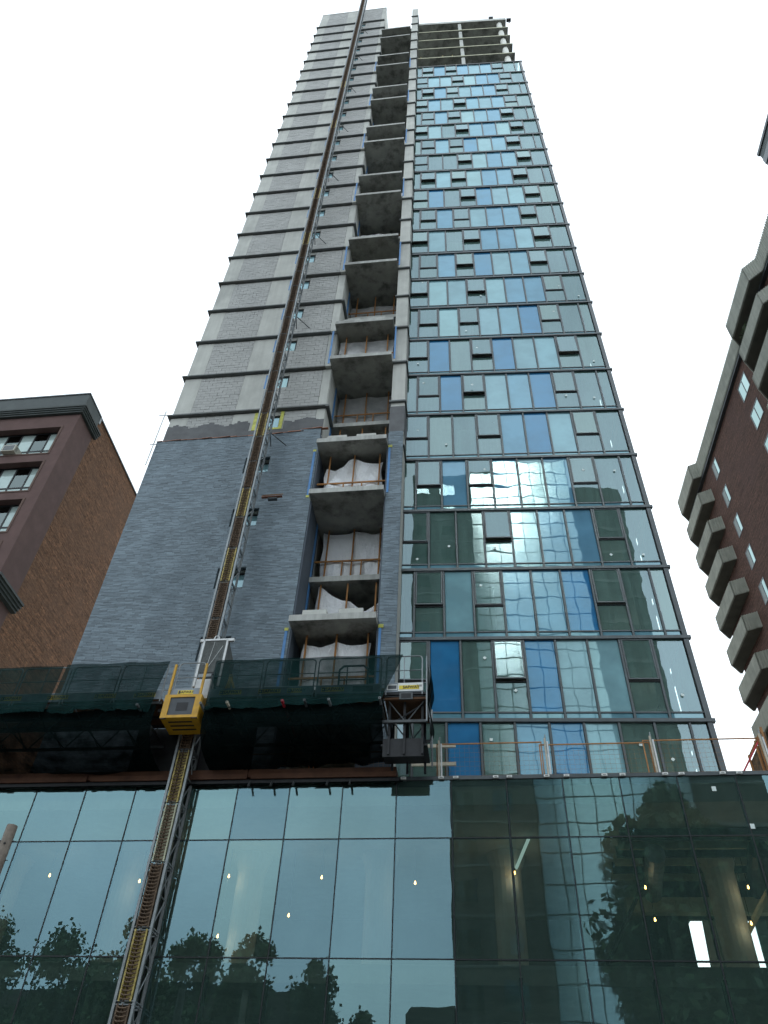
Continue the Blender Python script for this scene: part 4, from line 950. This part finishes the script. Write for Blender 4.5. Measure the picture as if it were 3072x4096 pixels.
# ================================================================== across the street (seen in the glass)
OF = frame(0, 0, .988264, -.152758) @ Matrix.Rotation(math.pi, 4, 'Z')   # faces our tower; local x = -s
def O(s): return -s
ob = thing('brick_tower', 'dark brick apartment tower across the street, seen mirrored in the glass', 'building', T(OF, 0, 14, 0))
b = MB(); b.box(O(3.4), O(-2.4), 14, 34, 0, 64, 'opp_dark'); part('wall', b, ob, OF); b = MB()
for k in range(21):
    for x in (-1.4, 1.2): b.box(O(x + .7), O(x - .7), 13.9, 13.99, 2 + k * 2.95, 3.4 + k * 2.95, 'glass_old')
part('window', b, ob, OF); b = MB()
for k in range(21): b.box(O(3.4), O(-2.4), 13.93, 13.989, 1.2 + k * 2.95, 1.35 + k * 2.95, 'opp_trim')
part('band_course', b, ob, OF)
og = thing('glass_tower', 'bright glass tower with fine grid across the street, seen mirrored in the glass', 'building', T(OF, 0, 14, 0))
OG = T(OF, O(8.6), 14, 0) @ Matrix.Rotation(math.radians(2.0), 4, 'Z')
b = MB(); b.box(-5.2, 5.1, .2, 16, 0, 66.4, 'opp_trim'); part('wall', b, og, OG)
b = MB(); nx, nz = 8, 35
for i in range(nx):
    for j in range(nz):
        x0 = -5.2 + i * 10.3 / nx; z0 = j * 1.9; t1, t2 = R.uniform(-.004, .004), R.uniform(-.004, .004)
        b.quad([(x0 + 10.3 / nx, t1, z0), (x0, -t1, z0), (x0, -t1 + t2, z0 + 1.9), (x0 + 10.3 / nx, t1 + t2, z0 + 1.9)], 'glass_mirror_pale')
part('glass_pane', b, og, OG, kind='stuff'); b = MB()
for i in range(nx + 1): b.box(-5.2 + i * 10.3 / nx - .03, -5.2 + i * 10.3 / nx + .03, -.06, .06, 0, 66.4, 'mullion')
for j in range(nz + 1): b.box(-5.2, 5.1, -.05, .05, j * 1.9 - .03, j * 1.9 + .03, 'mullion')
part('mullions', b, og, OG)
oc = thing('dark_tower', 'dark slab tower across the street, right of the mirrored glass tower', 'building', T(OF, 0, 15, 0))
b = MB(); b.box(O(19.2), O(13.9), 15, 34, 0, 63.5, 'opp_dark'); part('wall', b, oc, OF); b = MB()
for k in range(21): b.box(O(19.2), O(13.9), 14.9, 14.99, 1.2 + k * 2.95, 1.5 + k * 2.95, 'opp_trim')
part('band_course', b, oc, OF)
b = MB(); b.box(O(-2.5), O(-5.3), 14, 22, 0, 13.6, 'opp_dark'); b.hexa([(O(-2.5), 14, 13.6), (O(-5.3), 14, 13.6), (O(-5.3), 22, 13.6), (O(-2.5), 22, 13.6)][::-1], [(O(-2.5), 14, 14.0), (O(-5.0), 14, 14.0), (O(-5.0), 22, 14.0), (O(-2.5), 22, 14.0)][::-1], 'opp_dark')
solo('gatehouse', b, OF, 'low dark building across the street beside the brick tower', 'building')
b = MB(); b.box(O(-12.5), O(-60), 19, 32, 0, 15.8, 'opp_dark'); b.box(O(-12.5), O(-60), 18.9, 18.99, 9, 9.5, 'opp_trim'); solo('low_brick_block', b, OF, 'long low brick block across the street behind street trees', 'building')
def tree(s_, d, h, cw, lab, n=11000, dark=0):
    wm = OF @ Matrix.Translation((O(s_), d, 0)); t = thing('street_tree', lab, 'tree', wm, 'trees across the street'); rr = random.Random(int(s_ * 10))
    b = MB(); b.tube((0, 0, 0), (0, 0, h * .45), .28, 'bark', 8, .18); br = []
    for j in range(7):
        a = rr.uniform(0, 6.28); q = (math.cos(a) * cw * .35, math.sin(a) * cw * .35, h * rr.uniform(.6, .85)); b.tube((0, 0, h * rr.uniform(.3, .45)), q, .11, 'bark', 6, .03); br.append(q)
    part('trunk', b, t); b = MB(); cl_ = []
    for j in range(60 if h > 22 else 34):
        a = rr.uniform(0, 6.28); rr2 = math.sqrt(rr.random()) * cw * .42; zc = h * rr.uniform(.42, .9); rr2 *= (1 - max(0, (zc / h - .6)) * 1.6); cl_.append(((math.cos(a) * rr2, math.sin(a) * rr2, zc), rr.uniform(.1, .2) * cw * (1 if h > 22 else .72)))
    cl_.append(((0, 0, h * .93), .1 * cw))
    for j in range(n):
        c, rad = rr.choice(cl_); v = Vector((rr.gauss(0, 1), rr.gauss(0, 1), rr.gauss(0, 1))); v = v.normalized() * rad * (1.25 * rr.random() ** .6) if h > 22 else v * rad * .62
        p = Vector(c) + v; e = Vector((rr.gauss(0, 1), rr.gauss(0, 1), rr.gauss(0, 1))).normalized() * rr.uniform(.1, .2) * (1.8 if h > 22 else 1); f = e.cross(Vector((rr.gauss(0, 1), rr.gauss(0, 1), rr.gauss(0, 1)))).normalized() * rr.uniform(.08, .16) * (1.8 if h > 22 else 1)
        b.quad([p - e, p - f, p + e, p + f], 'leaf')
    part('crown', b, t, kind='stuff')
for s_, d, h, cw, lab in ((-31.5, 13, 19, 6, 'slim street tree at far left of the mirrored row'), (-27.5, 14, 18.6, 6.5, 'broad street tree, second of the mirrored row'), (-22.8, 13.5, 19.4, 5.5, 'street tree, third of the mirrored row'), (-18.6, 14, 18.5, 5, 'street tree, fourth of the mirrored row'), (-14.8, 13.5, 18.3, 4.5, 'street tree, fifth of the mirrored row'), (-10.8, 14, 16.9, 4.5, 'street tree, sixth of the mirrored row'), (-7.8, 14.5, 14.4, 3.6, 'small street tree at right end of the mirrored row'), (-36, 14, 17.5, 7, 'street tree beyond left end of the mirrored row')): tree(s_, d, h, cw, lab)
tree(11.6, 12.5, 27, 11.5, 'very tall dense tree across the street before the glass tower', 34000)
tree(16.5, 13, 24, 9, 'tall dense tree right of the tallest one across the street', 16000)
